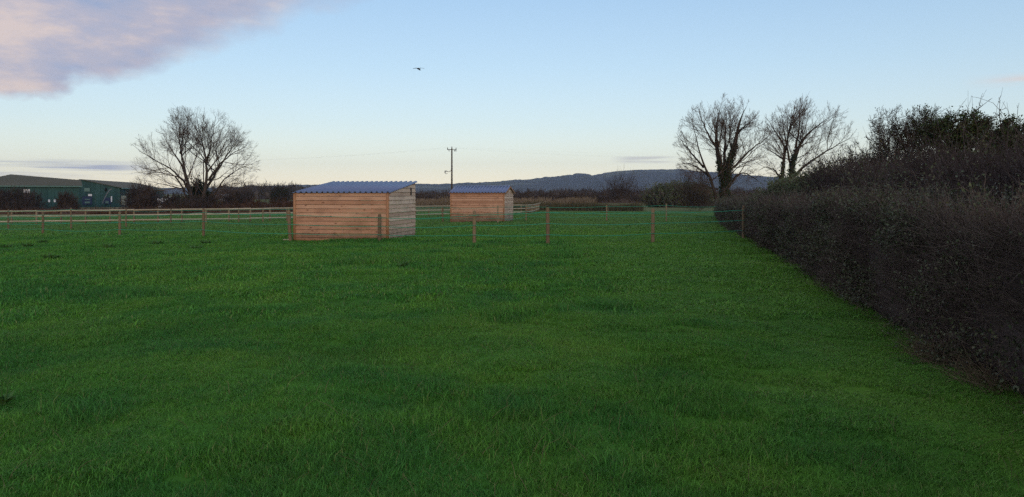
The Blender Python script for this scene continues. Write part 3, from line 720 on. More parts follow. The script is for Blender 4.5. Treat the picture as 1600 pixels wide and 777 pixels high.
# ------------------------------------------------------------------ hedges
def tw_sprays(m, p, out, ln, r, k=3, side=4, up=.35, spread=.8, rnd=None):
    """each spray: one shoot with several side twigs"""
    n = len(p); d = unit(out+rng.normal(0, spread, (n, 3))+[0, 0, up])
    q, rr = grow(p, d, ln, np.full(n, r), 4, .16, (0, 0, .25), .5); rn = rng.random(n) if rnd is None else rnd
    m.tubes(q, rr, k, rnd=rn)
    if side:
        p2, d2, l2, r2 = spawn(q, rr, side, .15, .8, .55, None, 0, .7)
        q2, rr2 = grow(p2, d2, l2, np.maximum(r2, r*.5), 3, .16, (0, 0, .15), .6)
        m.tubes(q2, rr2, k, rnd=np.repeat(rn, side)[:len(q2)]); return np.concatenate([q[:, 1:].reshape(-1, 3), q2[:, 1:].reshape(-1, 3)])
    return q[:, 1:].reshape(-1, 3)
def hedge_thing(label, path, width, height_fn, dens_fn, r_fn, leaf_fn, leaf_mat, twig_mat, core_mat, seed, name='hedge', inset=.16, top_up=.5, group=None, rag=.12, leaf_size=.035, ln0=.34):
    path = np.asarray(path, float); s = np.concatenate([[0], np.cumsum(np.linalg.norm(np.diff(path, axis=0), axis=1))])
    mid = path[len(path)//2]; T = thing(name, label, 'hedge', (mid[0]+width/2, mid[1], float(ground_z(*mid))), group)
    pos = lambda t: np.stack([np.interp(t, s, path[:, 0]), np.interp(t, s, path[:, 1])], -1)
    # core with the gaps' shade in its colour: lumpy section swept along the path
    ts = np.concatenate([np.arange(0, s[-1], .35), [s[-1]]]); c = pos(ts); tan = np.gradient(c, axis=0); tan /= np.linalg.norm(tan, axis=1, keepdims=True); nr = np.stack([tan[:, 1], -tan[:, 0]], 1)
    m = MB(); rings = []; K = 18
    for j in range(K):
        a = j/K; # perimeter of a rounded box section: front side up, top, back down
        if a < .38: fx, fz = 0, a/.38
        elif a < .62: fx, fz = (a-.38)/.24, 1
        else: fx, fz = 1, 1-(a-.62)/.38
        cut = min(fz, 1)**3*.10*(1 if fx < .5 else -1)
        n_ = fbm(ts*.9+j*.7, ts*0+j*.5, seed)-.5
        hgt_ = height_fn(c[:, 1])
        off = inset+fx*(width-2*inset)+cut+n_*.25*(1 if fx < .5 else -1)
        zz = -.05+fz*(hgt_-inset)*(1+.10*n_)
        rings.append(np.stack([c[:, 0]+nr[:, 0]*off, c[:, 1]+nr[:, 1]*off, ground_z(c[:, 0], c[:, 1])+zz], -1))
    V = np.array(rings); kk, nn = V.shape[:2]; i = np.arange(kk*nn).reshape(kk, nn); j = np.roll(i, -1, 0)
    m.add(V.reshape(-1, 3), np.stack([i[:, :-1], i[:, 1:], j[:, 1:], j[:, :-1]], -1).reshape(-1, 4))
    m.add(V[:, 0], [list(range(kk))]); m.add(V[:, -1], [list(range(kk))[::-1]])
    m.build('dark_core', core_mat, T, smooth=True)
    # shoots over front, top and back
    tm, lm = MB(), MB()
    step = 2.0
    for t0 in np.arange(0, s[-1], step):
        yq = float(pos(t0+step/2)[1]); de, r = dens_fn(yq), r_fn(yq)
        for face, share in (('front', 1.), ('top', 1.), ('back', .25)):
            h = float(height_fn(np.array([yq]))[0]); area = step*(h if face != 'top' else width)
            n = int(de*area*share)
            if n < 1: continue
            t = t0+rng.random(n)*step; c_ = pos(np.minimum(t, s[-1])); i_ = np.minimum(np.searchsorted(ts, t), len(ts)-1); nrm = nr[i_]; hh = height_fn(c_[:, 1])*(1+rag*(fbm(t*.7, t*0, seed+3)-.5)*2)
            lump = .34*(fbm(t*.8, rng.random(n)*0+3, seed+1)-.5)
            if face == 'top': off = rng.random(n)*width; z = hh-.10-.12*rng.random(n); out = np.stack([nrm[:, 0]*0, nrm[:, 1]*0, np.full(n, top_up)], 1)
            else:
                fz = rng.random(n)**.9; z = fz*(hh-.08); lump = .75*(fbm(t*1.1, fz*2.6, seed+1)-.5)
                off = (.10-lump+.10*fz**3+.20*rng.random(n)) if face == 'front' else width-.1+lump; sg = -1 if face == 'front' else 1
                out = np.stack([nrm[:, 0]*sg*.8, nrm[:, 1]*sg*.8, np.full(n, .15)], 1)
            p = np.stack([c_[:, 0]+nrm[:, 0]*off, c_[:, 1]+nrm[:, 1]*off, ground_z(c_[:, 0], c_[:, 1])+z], 1)
            ends = tw_sprays(tm, p, out, ln0*rng.uniform(.5, 1.25, n)*(1 if face != 'top' else .75+.9*rng.random(n)**4), r, 3, 4)
            lf, lsz = leaf_fn(yq)
            nl = int(n*lf)
            if nl:
                e = ends[rng.integers(0, len(ends), nl)]
                pk = fbm(e[:, 1]*.6, e[:, 2]*1.3+e[:, 0]*.5, seed+9)
                e = e[rng.random(nl) < np.clip((pk-.36)*4.5, .03, 1)]; nl = len(e)
                lm.leaves(e+rng.normal(0, .02, e.shape), rdirs(nl), rdirs(nl), lsz*rng.uniform(.6, 1.5, nl), lsz*.7*rng.uniform(.7, 1.2, nl), rnd=rng.random(nl))
    tm.build('twigs', twig_mat, T)
    if lm.n: lm.build('leaves', leaf_mat, T)
    return T
near = lambda a, b, y0=8., y1=40.: (lambda y: a+(b-a)*float(np.clip((y-y0)/(y1-y0), 0, 1)))
hh_fn = lambda y: np.interp(y, [0, 7, 12, 29, 60, 80], [1.50, 1.46, 1.45, 1.36, 1.42, 1.45])+.16*(fbm(np.asarray(y)*.45, np.asarray(y)*0+2, 44)-.5)
hedge_thing('long clipped hedge of dark bare twigs along the right side of the pasture', HEDGE, 1.7, hh_fn,
            near(330, 60, 8, 34), near(.0032, .009, 8, 45), lambda y: (near(9, 5, 8, 30)(y), near(.034, .07, 9, 40)(y)), M['hedge_leaf'], M['hedge_twig'], M['hedge_core'], 5)
off = lambda a, b: np.array([(hedge_x(y)+a, y) for y in b])
hedge_thing('tall unclipped thicket of dark brown twigs growing behind the clipped hedge', off(1.45, np.arange(4., 26, 2.)), 4.2,
            lambda y: np.interp(y, [0, 8, 12, 16, 20, 23, 25], [1.8, 1.85, 1.82, 1.98, 2.1, 2.15, 2.0]), near(90, 40, 10, 34), near(.005, .009, 8, 40),
            lambda y: (3.5, .05), M['hedge_leaf'], M['thicket_twig'], M['hedge_core'], 15, name='thicket', inset=.3, rag=.3, ln0=.65, top_up=.8)
hedge_thing('green bramble bank behind the far stretch of the hedge, below the two ivy-clad trees', np.array([(9.6, 23.5), (11.6, 30), (14.6, 41), (17., 50), (20., 62), (22., 72)]), 6,
            lambda y: np.interp(y, [23, 27, 36, 44, 54, 64, 73], [1.6, 1.7, 1.9, 2.05, 2.1, 1.7, 1.4]), near(60, 30, 26, 70), near(.006, .012, 26, 70),
            lambda y: (13, near(.09, .15, 26, 60)(y)), M['bramble'], M['hedge_twig'], M['hedge_core'], 25, name='bramble_bank', inset=.35, rag=.22, ln0=.7, top_up=.7)
# dead grass and bleached stems at the hedge foot
m = MB()
yc = np.concatenate([rng.normal(8.0, .28, 420), rng.normal(6.85, .2, 220), rng.uniform(6, 30, 500)]); n = len(yc)
xc = hedge_x(yc)+rng.normal(.02, .12, n); ht = rng.uniform(.12, .42, n)*np.where(np.arange(n) < 640, 1, .55); dd = unit(np.stack([rng.normal(-.35, .4, n), rng.normal(0, .45, n), np.full(n, .9)], 1))
q, rr = grow(np.stack([xc, yc, gz(xc, yc)], 1), dd, ht, np.full(n, .0028), 4, .12, (0, 0, -.9), .4); m.tubes(q, rr, 3, rnd=rng.random(n))
tag(m.build('dead_grass', M['dead']), 'tangle of pale dead grass along the foot of the clipped hedge', 'dead grass', kind='stuff')

# ------------------------------------------------------------------ distant scrub
def shrub(name, label, px0, px1, ytop, d, tw, dens=1., group=None, cat='bush', core='scrub_core', twig='scrub', depth=None, ragged=1., cone=False, leafm=None, solid=True):
    x0, x1 = wx(px0, d), wx(px1, d); cx, rx = (x0+x1)/2, (x1-x0)/2; z0 = float(ground_z(cx, d)); h = wz(ytop, d)-z0; ry = depth or max(rx*.7, h*.4)
    T = thing(name, label, cat, (cx, d, z0), group)
    U, Vn = 26, 12; a = np.linspace(0, 2*pi, U, endpoint=False); b = np.linspace(0, pi/2, Vn)
    A, B = np.meshgrid(a, b); rr = .66+.5*(fbm(A*2.2+px0, B*3, int(px0) % 90, 3)-.5)
    prof = np.cos(B)**.7 if not cone else (1-B/(pi/2))
    zz = np.sin(B) if not cone else B/(pi/2)
    V = np.stack([cx+rx*np.cos(A)*prof*rr*1.1, d+ry*np.sin(A)*prof*rr, z0-.1+h*.86*zz*(rr+.24)], -1)
    i = np.arange(U*Vn).reshape(Vn, U); j = np.roll(i, -1, 1)
    m = MB(); m.add(V.reshape(-1, 3), np.stack([i[:-1], j[:-1], j[1:], i[1:]], -1).reshape(-1, 4)); m.build('dark_core', M[core], T, smooth=True) if solid else None
    n = int(260*dens*max(1, rx*2/h*.6)); an = rng.random(n)*2*pi; el = np.arcsin(rng.random(n)**.8)
    k = rng.uniform(.55 if solid else .15, .95, n); pr = np.cos(el)**.7 if not cone else 1-el/(pi/2); ze = np.sin(el) if not cone else el/(pi/2)
    p = np.stack([cx+rx*np.cos(an)*pr*k, d+ry*np.sin(an)*pr*k, z0+h*ze*k], 1)
    out = unit(np.stack([np.cos(an)*np.cos(el), np.sin(an)*np.cos(el), np.sin(el)+.5], 1))
    m = MB(); ends = tw_sprays(m, p, out, h*.26*ragged*rng.uniform(.5, 1.3, n), tw, 3, 5, .5, .5)
    m.build('twigs', M[twig], T)
    if leafm:
        q = ends[rng.integers(0, len(ends), n*8)]; m = MB(); m.leaves(q, rdirs(len(q)), rdirs(len(q)), h*.06*rng.uniform(.6, 1.4, len(q)), h*.045, rnd=rng.random(len(q))); m.build('foliage', M[leafm], T)
    return T
G = 'scrub along the far field edge'
shrub('bush', 'wide dark bare bush at the left edge in front of the long green barn', -45, 72, 296, 131, .04, 2.2, G)
shrub('bush', 'small dark bush before the right end of the long green barn', 88, 122, 303, 132, .045, 1.2, G)
shrub('bush', 'tall dark bare bush before the side wall of the gabled barn', 196, 248, 291, 140, .045, 1.4, G, ragged=1.3)
shrub('bush', 'low dark bush at the end corner of the gabled barn', 246, 296, 303, 140, .045, 1.2, G)
shrub('conifer', 'dark green conifer standing between the stems of the broad bare tree', 284, 336, 282, 134, .05, 2.0, None, 'tree', 'conifer', 'conifer', cone=True, leafm='conifer')
shrub('bush', 'dark bush at the foot of the broad bare tree', 272, 350, 306, 126, .03, 1.2, G, leafm=None)
shrub('bush', 'grey-brown bush to the right of the broad bare tree', 336, 404, 298, 145, .045, 1.3, G)
shrub('bush', 'rounded dark evergreen bush showing over the brown scrub left of the near shelter', 422, 452, 293, 230, .06, 1.3, G, leafm='conifer')
shrub('bush', 'leafless tall bush standing above the dark hedgerow in front of the hill', 938, 1002, 277, 210, .032, 1.3, G, ragged=1.7, solid=False)
shrub('bush', 'olive-brown thicket left of the two ivy-clad trees', 1000, 1125, 289, 150, .04, 3., G, ragged=1.1, core='scrub_core', twig='hedge_twig', leafm='bramble')
shrub('bush', 'bare brown bush below the left limbs of the taller ivy-clad tree', 1058, 1118, 270, 118, .016, 1.6, G, ragged=1.6, solid=False)

def band(name, label, kind, cat, pts, depth, m_core, m_tw, tw, per_m, ln, seed, up=.9):
    """a continuous strip of growth: pts = (px, distance, height m)"""
    pts = np.array(pts, float); x = wx(pts[:, 0], pts[:, 1]); s = np.concatenate([[0], np.cumsum(np.hypot(np.diff(x), np.diff(pts[:, 1])))])
    t = np.arange(0, s[-1], max(s[-1]/700, .5)); cx, cy, ch = np.interp(t, s, x), np.interp(t, s, pts[:, 1]), np.interp(t, s, pts[:, 2])
    hgt_ = ch*(.72+.5*(fbm(t*.12, t*0, seed)-.5)+.35*(fbm(t*.6, t*0, seed+4)-.5)); z0 = ground_z(cx, cy)
    secs = [(0, -.1), (-.02, .55), (.15, .95), (.5, 1.), (.85, .9), (1., -.1)]
    V = np.array([np.stack([cx, cy+depth*f+.3*depth*(vnoise(t*.4, t*0+q, seed+6)-.5), z0+hgt_*g], -1) for q, (f, g) in enumerate(secs)])
    k, n = V.shape[:2]; i = np.arange(k*n).reshape(k, n); o = MB(); o.add(V.reshape(-1, 3), np.stack([i[:-1, :-1], i[:-1, 1:], i[1:, 1:], i[1:, :-1]], -1).reshape(-1, 4))
    nn = int(s[-1]*per_m); tt = rng.random(nn)*s[-1]; h2 = np.interp(tt, t, hgt_); fz = rng.random(nn)**.6
    p = np.stack([np.interp(tt, t, cx), np.interp(tt, t, cy)+rng.random(nn)*depth*.6*(fz > .8)-.05*depth, np.interp(tt, t, z0)+fz*h2], 1)
    tw_sprays(o, p, np.tile([0, -.4, .6], (nn, 1)), np.maximum(ln*np.interp(tt, t, ch), .3)*rng.uniform(.4, 1.3, nn), tw, 3, 3, up, .5)
    T = o.build(name, m_core) if m_tw is None else None
    tag(T, label, cat, kind=kind); return T
band('scrub', 'continuous belt of brown bramble and weeds along the far field edge in front of the barns', 'stuff', 'scrub', [(-120, 124, .8), (60, 124, .9), (200, 124, 1.2), (300, 124, 1.7), (420, 128, 2.2), (470, 130, 2.3), (560, 135, 2.2)], 5, M['bracken'], None, .035, 26, .45, 71)
band('far_wood', 'distant dark tree line left of the near shelter', 'stuff', 'wood', [(330, 420, 8.), (370, 420, 7.5), (385, 420, 9.5), (430, 420, 10), (455, 430, 8), (500, 440, 7), (620, 450, 7)], 30, M['far_wood'], None, .14, 14, .3, 81)
band('hedgerow', 'dark bare hedgerow crossing behind the farther shelter below the hill', None, 'hedge', [(600, 215, 2.7), (690, 215, 2.9), (760, 215, 3.1), (860, 212, 2.8), (940, 208, 3.0), (1010, 204, 2.8), (1150, 196, 3.1), (1260, 190, 3.)], 4, M['hedgerow'], None, .05, 34, .36, 91)
band('hedgerow', 'fainter and more distant hedgerow at the foot of the hill', None, 'hedge', [(560, 520, 5.), (700, 520, 5.5), (820, 510, 5), (960, 500, 6), (1200, 480, 6)], 8, M['hedgerow'], None, .13, 10, .35, 95)
def reeds(label, name, pts, per_m, hh, r, m_, depth, seed):
    pts = np.array(pts, float); x = wx(pts[:, 0], pts[:, 1]); s = np.concatenate([[0], np.cumsum(np.hypot(np.diff(x), np.diff(pts[:, 1])))]); n = int(s[-1]*per_m); t = rng.random(n)*s[-1]
    y = np.interp(t, s, pts[:, 1])+rng.random(n)*depth; xx = np.interp(t, s, x)+rng.normal(0, .3, n); k = .55+.9*fbm(xx*.25, y*.1, seed)
    d = unit(np.stack([rng.normal(0, .22, n), rng.normal(0, .2, n), np.ones(n)], 1)); q, rr = grow(np.stack([xx, y, ground_z(xx, y)-.05], 1), d, hh*k*rng.uniform(.6, 1.15, n), np.full(n, r), 3, .07, (.1, 0, -.2), .8)
    m = MB(); m.tubes(q, rr, 3, rnd=rng.random(n)); tag(m.build(name, m_), label, 'reeds', kind='stuff')
reeds('strip of tall pale dry reeds between the paddocks and the dark hedgerow', 'reeds', [(640, 150, 0), (800, 146, 0), (930, 140, 0)], 130, 1.7, .035, M['reed'], 14, 5)
reeds('strip of greyish rough grass in front of the dry reeds', 'rough_grass', [(790, 122, 0), (900, 118, 0), (1006, 116, 0)], 190, 1.25, .03, M['reed_green'], 7, 8)

# ------------------------------------------------------------------ barns
def barn_box(T, P0, P1, P3, z0, he, hr, hip=None):
    """P0-P1 long side facing the viewer, P0-P3 gable side; ridge parallel to P0-P1"""
    P0, P1, P3 = (np.asarray(p, float) for p in (P0, P1, P3)); P2 = P1+P3-P0; m0 = (P0+P3)/2; m1 = (P1+P2)/2
    def wall(a, b, apex=None):
        m = MB(); n = max(2, int(np.linalg.norm(b-a)/1.0)); nr = unit(np.array([(b-a)[1], -(b-a)[0]]))
        # standing ribs of the cladding
        for i in range(n):
            for (f0, f1, o) in ((i/n, (i+.7)/n, 0), ((i+.7)/n, (i+1)/n, .08)):
                q0, q1 = a+(b-a)*f0+nr*o, a+(b-a)*f1+nr*o
                top = lambda f: he if apex is None else he+(hr-he)*(1-abs(2*f-1))
                m.add([[*q0, z0-.2], [*q1, z0-.2], [*q1, z0+top(f1)], [*q0, z0+top(f0)]], [[0, 1, 2, 3]], float(rng.random()))
        return m
    for a, b, ap in ((P0, P1, None), (P3, P0, 1 if hip is None else None), (P1, P2, 1 if hip is None else None), (P2, P3, None)): wall(a, b, ap).build('wall', M['barn'], T)
    if hip is not None: m0 = hip[0]
    al = unit(P1-P0); ga = unit(P3-P0); ov = .5; rs = (hr-he)/(np.linalg.norm(P3-P0)/2)
    for e0, e1, sg in ((P0, P1, -1), (P3, P2, 1)):
        m = MB(); a = e0-al*ov+ga*sg*ov; b = e1+al*ov+ga*sg*ov; c = m1+al*ov; d_ = m0-al*ov*(hip is None)
        lowz = z0+he-ov*rs+.12; top = z0+hr+.12; tb = top if hip is None else z0+hip[1]+.12
        m.prism([[*a, lowz-.12], [*b, lowz-.12], [*c, tb-.12], [*d_, top-.12]], [[*a, lowz], [*b, lowz], [*c, tb], [*d_, top]]); m.build('roof', M['barn_roof'], T)
        m = MB(); g0 = a+ga*sg*.12; g1 = b+ga*sg*.12; m.prism([[*a, lowz-.3], [*g0, lowz-.3], [*g0, lowz-.05], [*a, lowz-.05]], [[*b, lowz-.3], [*g1, lowz-.3], [*g1, lowz-.05], [*b, lowz-.05]]); m.build('gutter', M['flash'], T)
    if hip is not None:
        m = MB(); a = P0-al*ov-ga*ov; b = P3-al*ov+ga*ov; lz = z0+he-.1; m.prism([[*a, lz-.12], [*b, lz-.12], [*m0, z0+hr]], [[*a, lz], [*b, lz], [*m0, z0+hr+.12]]); m.build('roof_hip', M['barn_roof'], T)
    return P2
def quad_on(T, a, b, f0, f1, z0, z1, m_, name, proud=.14, thick=.12):
    a, b = np.asarray(a, float), np.asarray(b, float); nr = unit(np.array([(b-a)[1], -(b-a)[0]])); q0, q1 = a+(b-a)*f0, a+(b-a)*f1
    m = MB(); s0, s1 = q0+nr*(proud-thick), q1+nr*(proud-thick); e0, e1 = q0+nr*proud, q1+nr*proud
    m.prism([[*s0, z0], [*s1, z0], [*s1, z1], [*s0, z1]], [[*e0, z0], [*e1, z0], [*e1, z1], [*e0, z1]]); return m.build(name, m_, T)
zb = -1.62
ba = thing('barn', 'long green steel barn with olive roof seen side-on at the left edge', 'barn', (wx(60, 185), 185, zb), 'green farm barns')
PA0 = (wx(-62, 140), 140.); PA1 = (wx(124, 149), 149.); pg = unit(np.array([-.50, .866]))
PA3 = np.array(PA0)+pg*20
heA, hrA = wz(290, 145)-zb, wz(273.5, 152)-zb
barn_box(ba, PA0, PA1, PA3, zb, heA, hrA, hip=(np.array([wx(17, 152), 152.]), wz(282.5, 158)-zb))
fA = lambda px: (px+62)/186.
zt = wz(296, 145); quad_on(ba, PA0, PA1, fA(34), fA(44), zt-.7, zt, M['white'], 'window')
for p in (73, 82): quad_on(ba, PA0, PA1, fA(p), fA(p+3), wz(316, 147), wz(312, 147), M['white'], 'notice_board')
bb = thing('barn', 'green steel barn with its gable turned to the viewer, right of the long barn', 'barn', (wx(190, 196), 196, zb), 'green farm barns')
# nearest corner at px 187; gable runs back-left, long side runs back-right
PB0 = np.array([wx(187, 186), 186.]); lo_ = unit(np.array([-.26, .966])); ga_ = np.array([-lo_[1], lo_[0]])
PB3 = PB0+ga_*16.5; PB1 = PB0+lo_*62
heB, hrB = wz(293.5, 187)-zb, wz(281, 184)-zb
barn_box(bb, PB0, PB1, PB3, zb, heB, hrB)
fg = lambda px: 1-((px-98)/89.)         # along PB3->PB0 measured from PB3
gq = lambda a, b, y0, y1, m_, nm, pr=.2: quad_on(bb, PB3, PB0, (a-66)/121., (b-66)/121., wz(y1, 184), wz(y0, 184), m_, nm, pr)
gq(132, 140.5, 294, 299.5, M['flash'], 'sign')
gq(138, 144, 303.5, 306.5, M['white'], 'sign', .3)
gq(129, 144, 307, 320, M['navy'], 'roller_door'); gq(133, 141, 311, 312.5, M['flash'], 'door_rail', .3); gq(133, 141, 315, 318, M['flash'], 'door_rail', .3)
gq(163, 174, 309, 319, M['navy'], 'roller_door'); gq(165, 170, 314.5, 318, M['flash'], 'door_rail', .3); gq(173.5, 175.5, 307, 316, M['white'], 'downpipe', .3); gq(164, 167, 294, 299, M['dark'], 'vent')
sd = lambda f0, f1, y0, y1, m_, nm, pr=.2: quad_on(bb, PB0, PB1, f0, f1, wz(y1, 188+60*f0), wz(y0, 188+60*f0), m_, nm, pr)
sd(.02, .10, 306, 320, M['cream'], 'door'); 
for y0 in (311, 314.5, 317.5): sd(.14, .21, y0, y0+1.3, M['flash'], 'louvre')
sd(.74, .86, 303, 318, M['dark'], 'doorway')
mm = MB(); a = np.array(at(167, 318, 183)); b = np.array(at(181, 295, 184)); t = np.linspace(0, 1, 10)[:, None]; q = a+(b-a)*t; q[:, 2] += (np.sin(t[:, 0]*pi)*.5); q[:, 1] -= 2
mm.tubes(q, np.full(10, .12), 6, cap=True); tag(mm.build('auger_pipe', M['steel']), 'slanting grey conveyor pipe against the gable of the green barn', 'pipe')
for i, px in enumerate((247, 250.5, 254, 257.5, 261, 265)):
    mm = MB(); d = 180; hgt_ = (1.1, 1.0, 1.15, .95, 1.1, 1.5)[i]; x = wx(px, d); z = wz(317.5, d); mm.tubes(np.array([[x, d, zb-.1], [x, d, z+hgt_*.9], [x, d, z+hgt_]]), np.array([.2, .2, .12]), 8, cap=True)
    tag(mm.build('marker_post', M['white']), 'white post, one of a short row at the end of the gabled barn' if i < 5 else 'last and tallest white post at the end corner of the gabled barn', 'post', 'white posts by the barn')
d = 200; rf = thing('rail_fence', 'low pale rail fence beyond the scrub right of the broad bare tree', 'fence', (wx(376, d), d, wz(320, d)))
for px in np.arange(352, 401, 4): m = MB(); m.box((wx(px, d), d, wz(318, d)-.3), (.1, .1, 1.4)); m.build('post', M['flash'], rf)
for y_, h_ in ((316.3, .22), (318.6, .14)): m = MB(); m.box((wx(376, d), d-.09, wz(y_, d)), (wx(401, d)-wx(351, d), .05, h_)); m.build('rail', M['flash'], rf)
ct = thing('cottage', 'tiny pale cottage half hidden by scrub right of the broad bare tree', 'house', (wx(356, 240), 240, wz(320, 240)))
mm = MB(); c = np.array([wx(354, 240), 240.]); mm.box((c[0], c[1], wz(315, 240)), (2.6, 3, 2.6)); mm.build('wall', M['white'], ct)
mm = MB(); z = wz(315, 240)+1.3; mm.prism([[c[0]-1.5, 238.2, z], [c[0]-1.5, 241.8, z], [c[0]-1.5, 240, z+1.1]], [[c[0]+1.5, 238.2, z], [c[0]+1.5, 241.8, z], [c[0]+1.5, 240, z+1.1]]); mm.build('roof', M['steel'], ct)

# ------------------------------------------------------------------ utility poles and lines
def upole(label, px, ytop, d, full=True):
    x, zt_ = wx(px, d), wz(ytop, d); z0 = float(ground_z(x, d)); T = thing('utility_pole', label, 'utility pole', (x, d, z0), 'utility poles')
    m = MB(); m.tubes(np.array([[x, d, z0-.3], [x, d, (z0+zt_)/2], [x, d, zt_]]), np.array([.19, .16, .13]), 9, cap=True); m.build('pole', M['pole'], T)
    arm = MB(); ca = .55; dx, dy = math.cos(ca), math.sin(ca); arm.box((x, d, zt_-.25), (1.9, .12, .12), ca); arm.build('crossarm', M['pole'], T)
    tops = []
    for o in (-.9, 0, .9):
        m = MB(); b = np.array([x+dx*o, d+dy*o, zt_-.2 if o else zt_]); m.tubes(np.array([b, b+[0, 0, .12], b+[0, 0, .2], b+[0, 0, .34]]), np.array([.03, .10, .06, .09]), 8, cap=True); m.build('insulator', M['steel'], T); tops.append(b+[0, 0, .3])
    for o in (-.62, .55, .85):
        m = MB(); b = np.array([x+dx*o, d+dy*o, zt_-.3]); m.tubes(np.array([b, b+[.02, 0, -.12], b+[.05, 0, -.3]]), np.array([.04, .08, .05]), 7, cap=True); m.build('fuse_holder', M['steel'], T)
    if full:
        zb_ = wz(268, d); m = MB(); m.tubes(np.array([[x, d, zb_+.35], [x-.35, d, zb_], [x-.8, d, zb_-.05], [x-1.25, d, zb_+.05]]), np.array([.05, .05, .045, .05]), 6, cap=True); m.build('bracket', M['steel'], T)
        m = MB(); a = np.linspace(0, 2*pi*.8, 12)+.6; m.tubes(np.stack([x-1.05+.3*np.cos(a), d+0*a, zb_-.05+.3*np.sin(a)-.12], 1), np.full(12, .035), 5, cap=True); m.build('cable_loop', M['black'], T)
        m = MB(); m.tubes(np.array([[x-1.3, d, zb_+.15], [x-1.28, d, zb_-.15], [x-1.28, d, zb_-.4]]), np.array([.08, .10, .06]), 7, cap=True); m.build('switch', M['steel'], T)
    return tops
t1 = upole('tall utility pole with crossarm and a side bracket of switchgear, behind the farther shelter', 706, 232, 150)
t2 = upole('distant utility pole hidden behind the ivy-clad trunk of the taller bare tree', 1131, 243, 250, False)
for k in range(3):
    m = rope_line([t1[k], t2[k]], .0026, .006, 30); tag(m.build('overhead_wire', M['wire']), 'thin overhead wire running right from the utility pole', 'wire', 'overhead wires')

t3 = upole('distant utility pole hidden behind the stems of the broad bare tree', 318, 252, 215, False)
for k in range(3):
    m = rope_line([t1[k], t3[k]], .0026, .006, 30); tag(m.build('overhead_wire', M['wire']), 'thin overhead wire running left from the utility pole', 'wire', 'overhead wires')

# ------------------------------------------------------------------ bird
d = 62; c = np.array(at(654, 107.5, d)); k = d/F
m = MB()
bt = np.array([[-.26, 0, .02], [-.16, 0, .0], [0, 0, 0], [.14, 0, -.05], [.24, 0, -.10], [.30, 0, -.12]])*[.55, 1, 1]; yaw = .5
rot = lambda p: np.stack([p[:, 0]*math.cos(yaw)-p[:, 1]*math.sin(yaw), p[:, 0]*math.sin(yaw)+p[:, 1]*math.cos(yaw), p[:, 2]], 1)
m.tubes(rot(bt)+c, np.array([.025, .05, .075, .06, .045, .008]), 8, cap=True)
for sg in (-1, 1):
    le = np.array([[.06, 0, .02], [.10, .22, .06+.01*sg], [.04, .45, .03+.01*sg]]); te = np.array([[-.12, 0, .02], [-.10, .2, .05], [.0, .47, .02]])
    v = np.vstack([le, te])*[1, sg, 1]; vv = np.vstack([v, v-[0, 0, .014]]); R2 = np.stack([vv[:, 1]*.95, vv[:, 0], vv[:, 2]], 1); 
    m.add(R2+c, [[0, 1, 4, 3], [1, 2, 5, 4], [6, 9, 10, 7], [7, 10, 11, 8], [0, 6, 7, 1], [1, 7, 8, 2], [2, 8, 11, 5], [5, 11, 10, 4], [4, 10, 9, 3]])
tag(m.build('bird', M['feather'], smooth=False), 'dark bird gliding with wings spread, high over the field', 'bird')

# ------------------------------------------------------------------ broad-leaved weeds in the pasture
def dock(px, py, w_px, label):
    d = (H+.05)*F/(py-PY0); 
    for _ in range(6): d = (H-float(gz(wx(px, d), d)))*F/(py-PY0)
    x = wx(px, d); z = float(gz(x, d)); rad = w_px/2*d/F*.8; n = int(24+40*rad)
    a = rng.random(n)*2*pi; rr = rad*.55*rng.random(n)**.6; p = np.stack([x+rr*np.cos(a), d+rr*np.sin(a)*.7, np.full(n, z)], 1)
    dr = unit(np.stack([np.cos(a)+rng.normal(0, .3, n), np.sin(a)+rng.normal(0, .3, n), rng.uniform(.35, 1.3, n)], 1)); L = rng.uniform(.10, .2, n)*min(1, .5+d/40)
    m = MB(); m.leaves(p+[0, 0, .03], dr, unit(rdirs(n)*.5+[0, 0, 1]), L, L*.38, rnd=rng.random(n), bend=.12)
    st = p[: n//5]; q, r_ = grow(st, unit(rdirs(len(st))*.35+[0, 0, 1]), rng.uniform(.15, .3, len(st)), np.full(len(st), .006), 4, .08, (0, 0, .1)); m.tubes(q, r_, 4)
    tag(m.build('dock_plant', M['dock']), label, 'weed', 'broad-leaved weeds in the pasture')
dock(8, 389, 40, 'dark broad-leaved weed clump cut by the left edge of the view')
dock(44, 387, 30, 'broad-leaved weed clump second from the left edge, near the leftmost front post')
dock(66, 381, 24, 'small dark weed at the foot of the leftmost front fence post')
dock(80, 406, 44, 'largest broad-leaved weed clump, out in the left pasture nearer the viewer')
dock(170, 389, 22, 'small weed clump just left of the second front fence post')
dock(246, 383, 22, 'small weed between the second and third front fence posts')
dock(306, 391, 30, 'sprawling pale-edged weed just before the third front fence post')
dock(322, 383, 24, 'dark weed growing round the foot of the third front fence post')
dock(629, 419, 26, 'lone dark weed in the pasture in front of the near shelter')
dock(4, 636, 30, 'large pale leaf clump at the left edge in the near grass')

# ------------------------------------------------------------------ haze
xs_, ys_, zs_ = (-5100, 5100), (-330, 4950), (-4.5, 190)
hz = MB(); hz.box((0, (ys_[0]+ys_[1])/2, (zs_[0]+zs_[1])/2), (10200, ys_[1]-ys_[0], zs_[1]-zs_[0]))
hm = bpy.data.materials.new('haze_air'); hm.use_nodes = True; nt = hm.node_tree; nt.nodes.clear()
pv = nt.nodes.new('ShaderNodeVolumePrincipled'); pv.inputs['Color'].default_value = (.52, .70, 1, 1); pv.inputs['Density'].default_value = 1.0e-4; pv.inputs['Anisotropy'].default_value = 0
om = nt.nodes.new('ShaderNodeOutputMaterial'); nt.links.new(pv.outputs[0], om.inputs['Volume'])
tag(hz.build('haze', hm), kind='stuff')

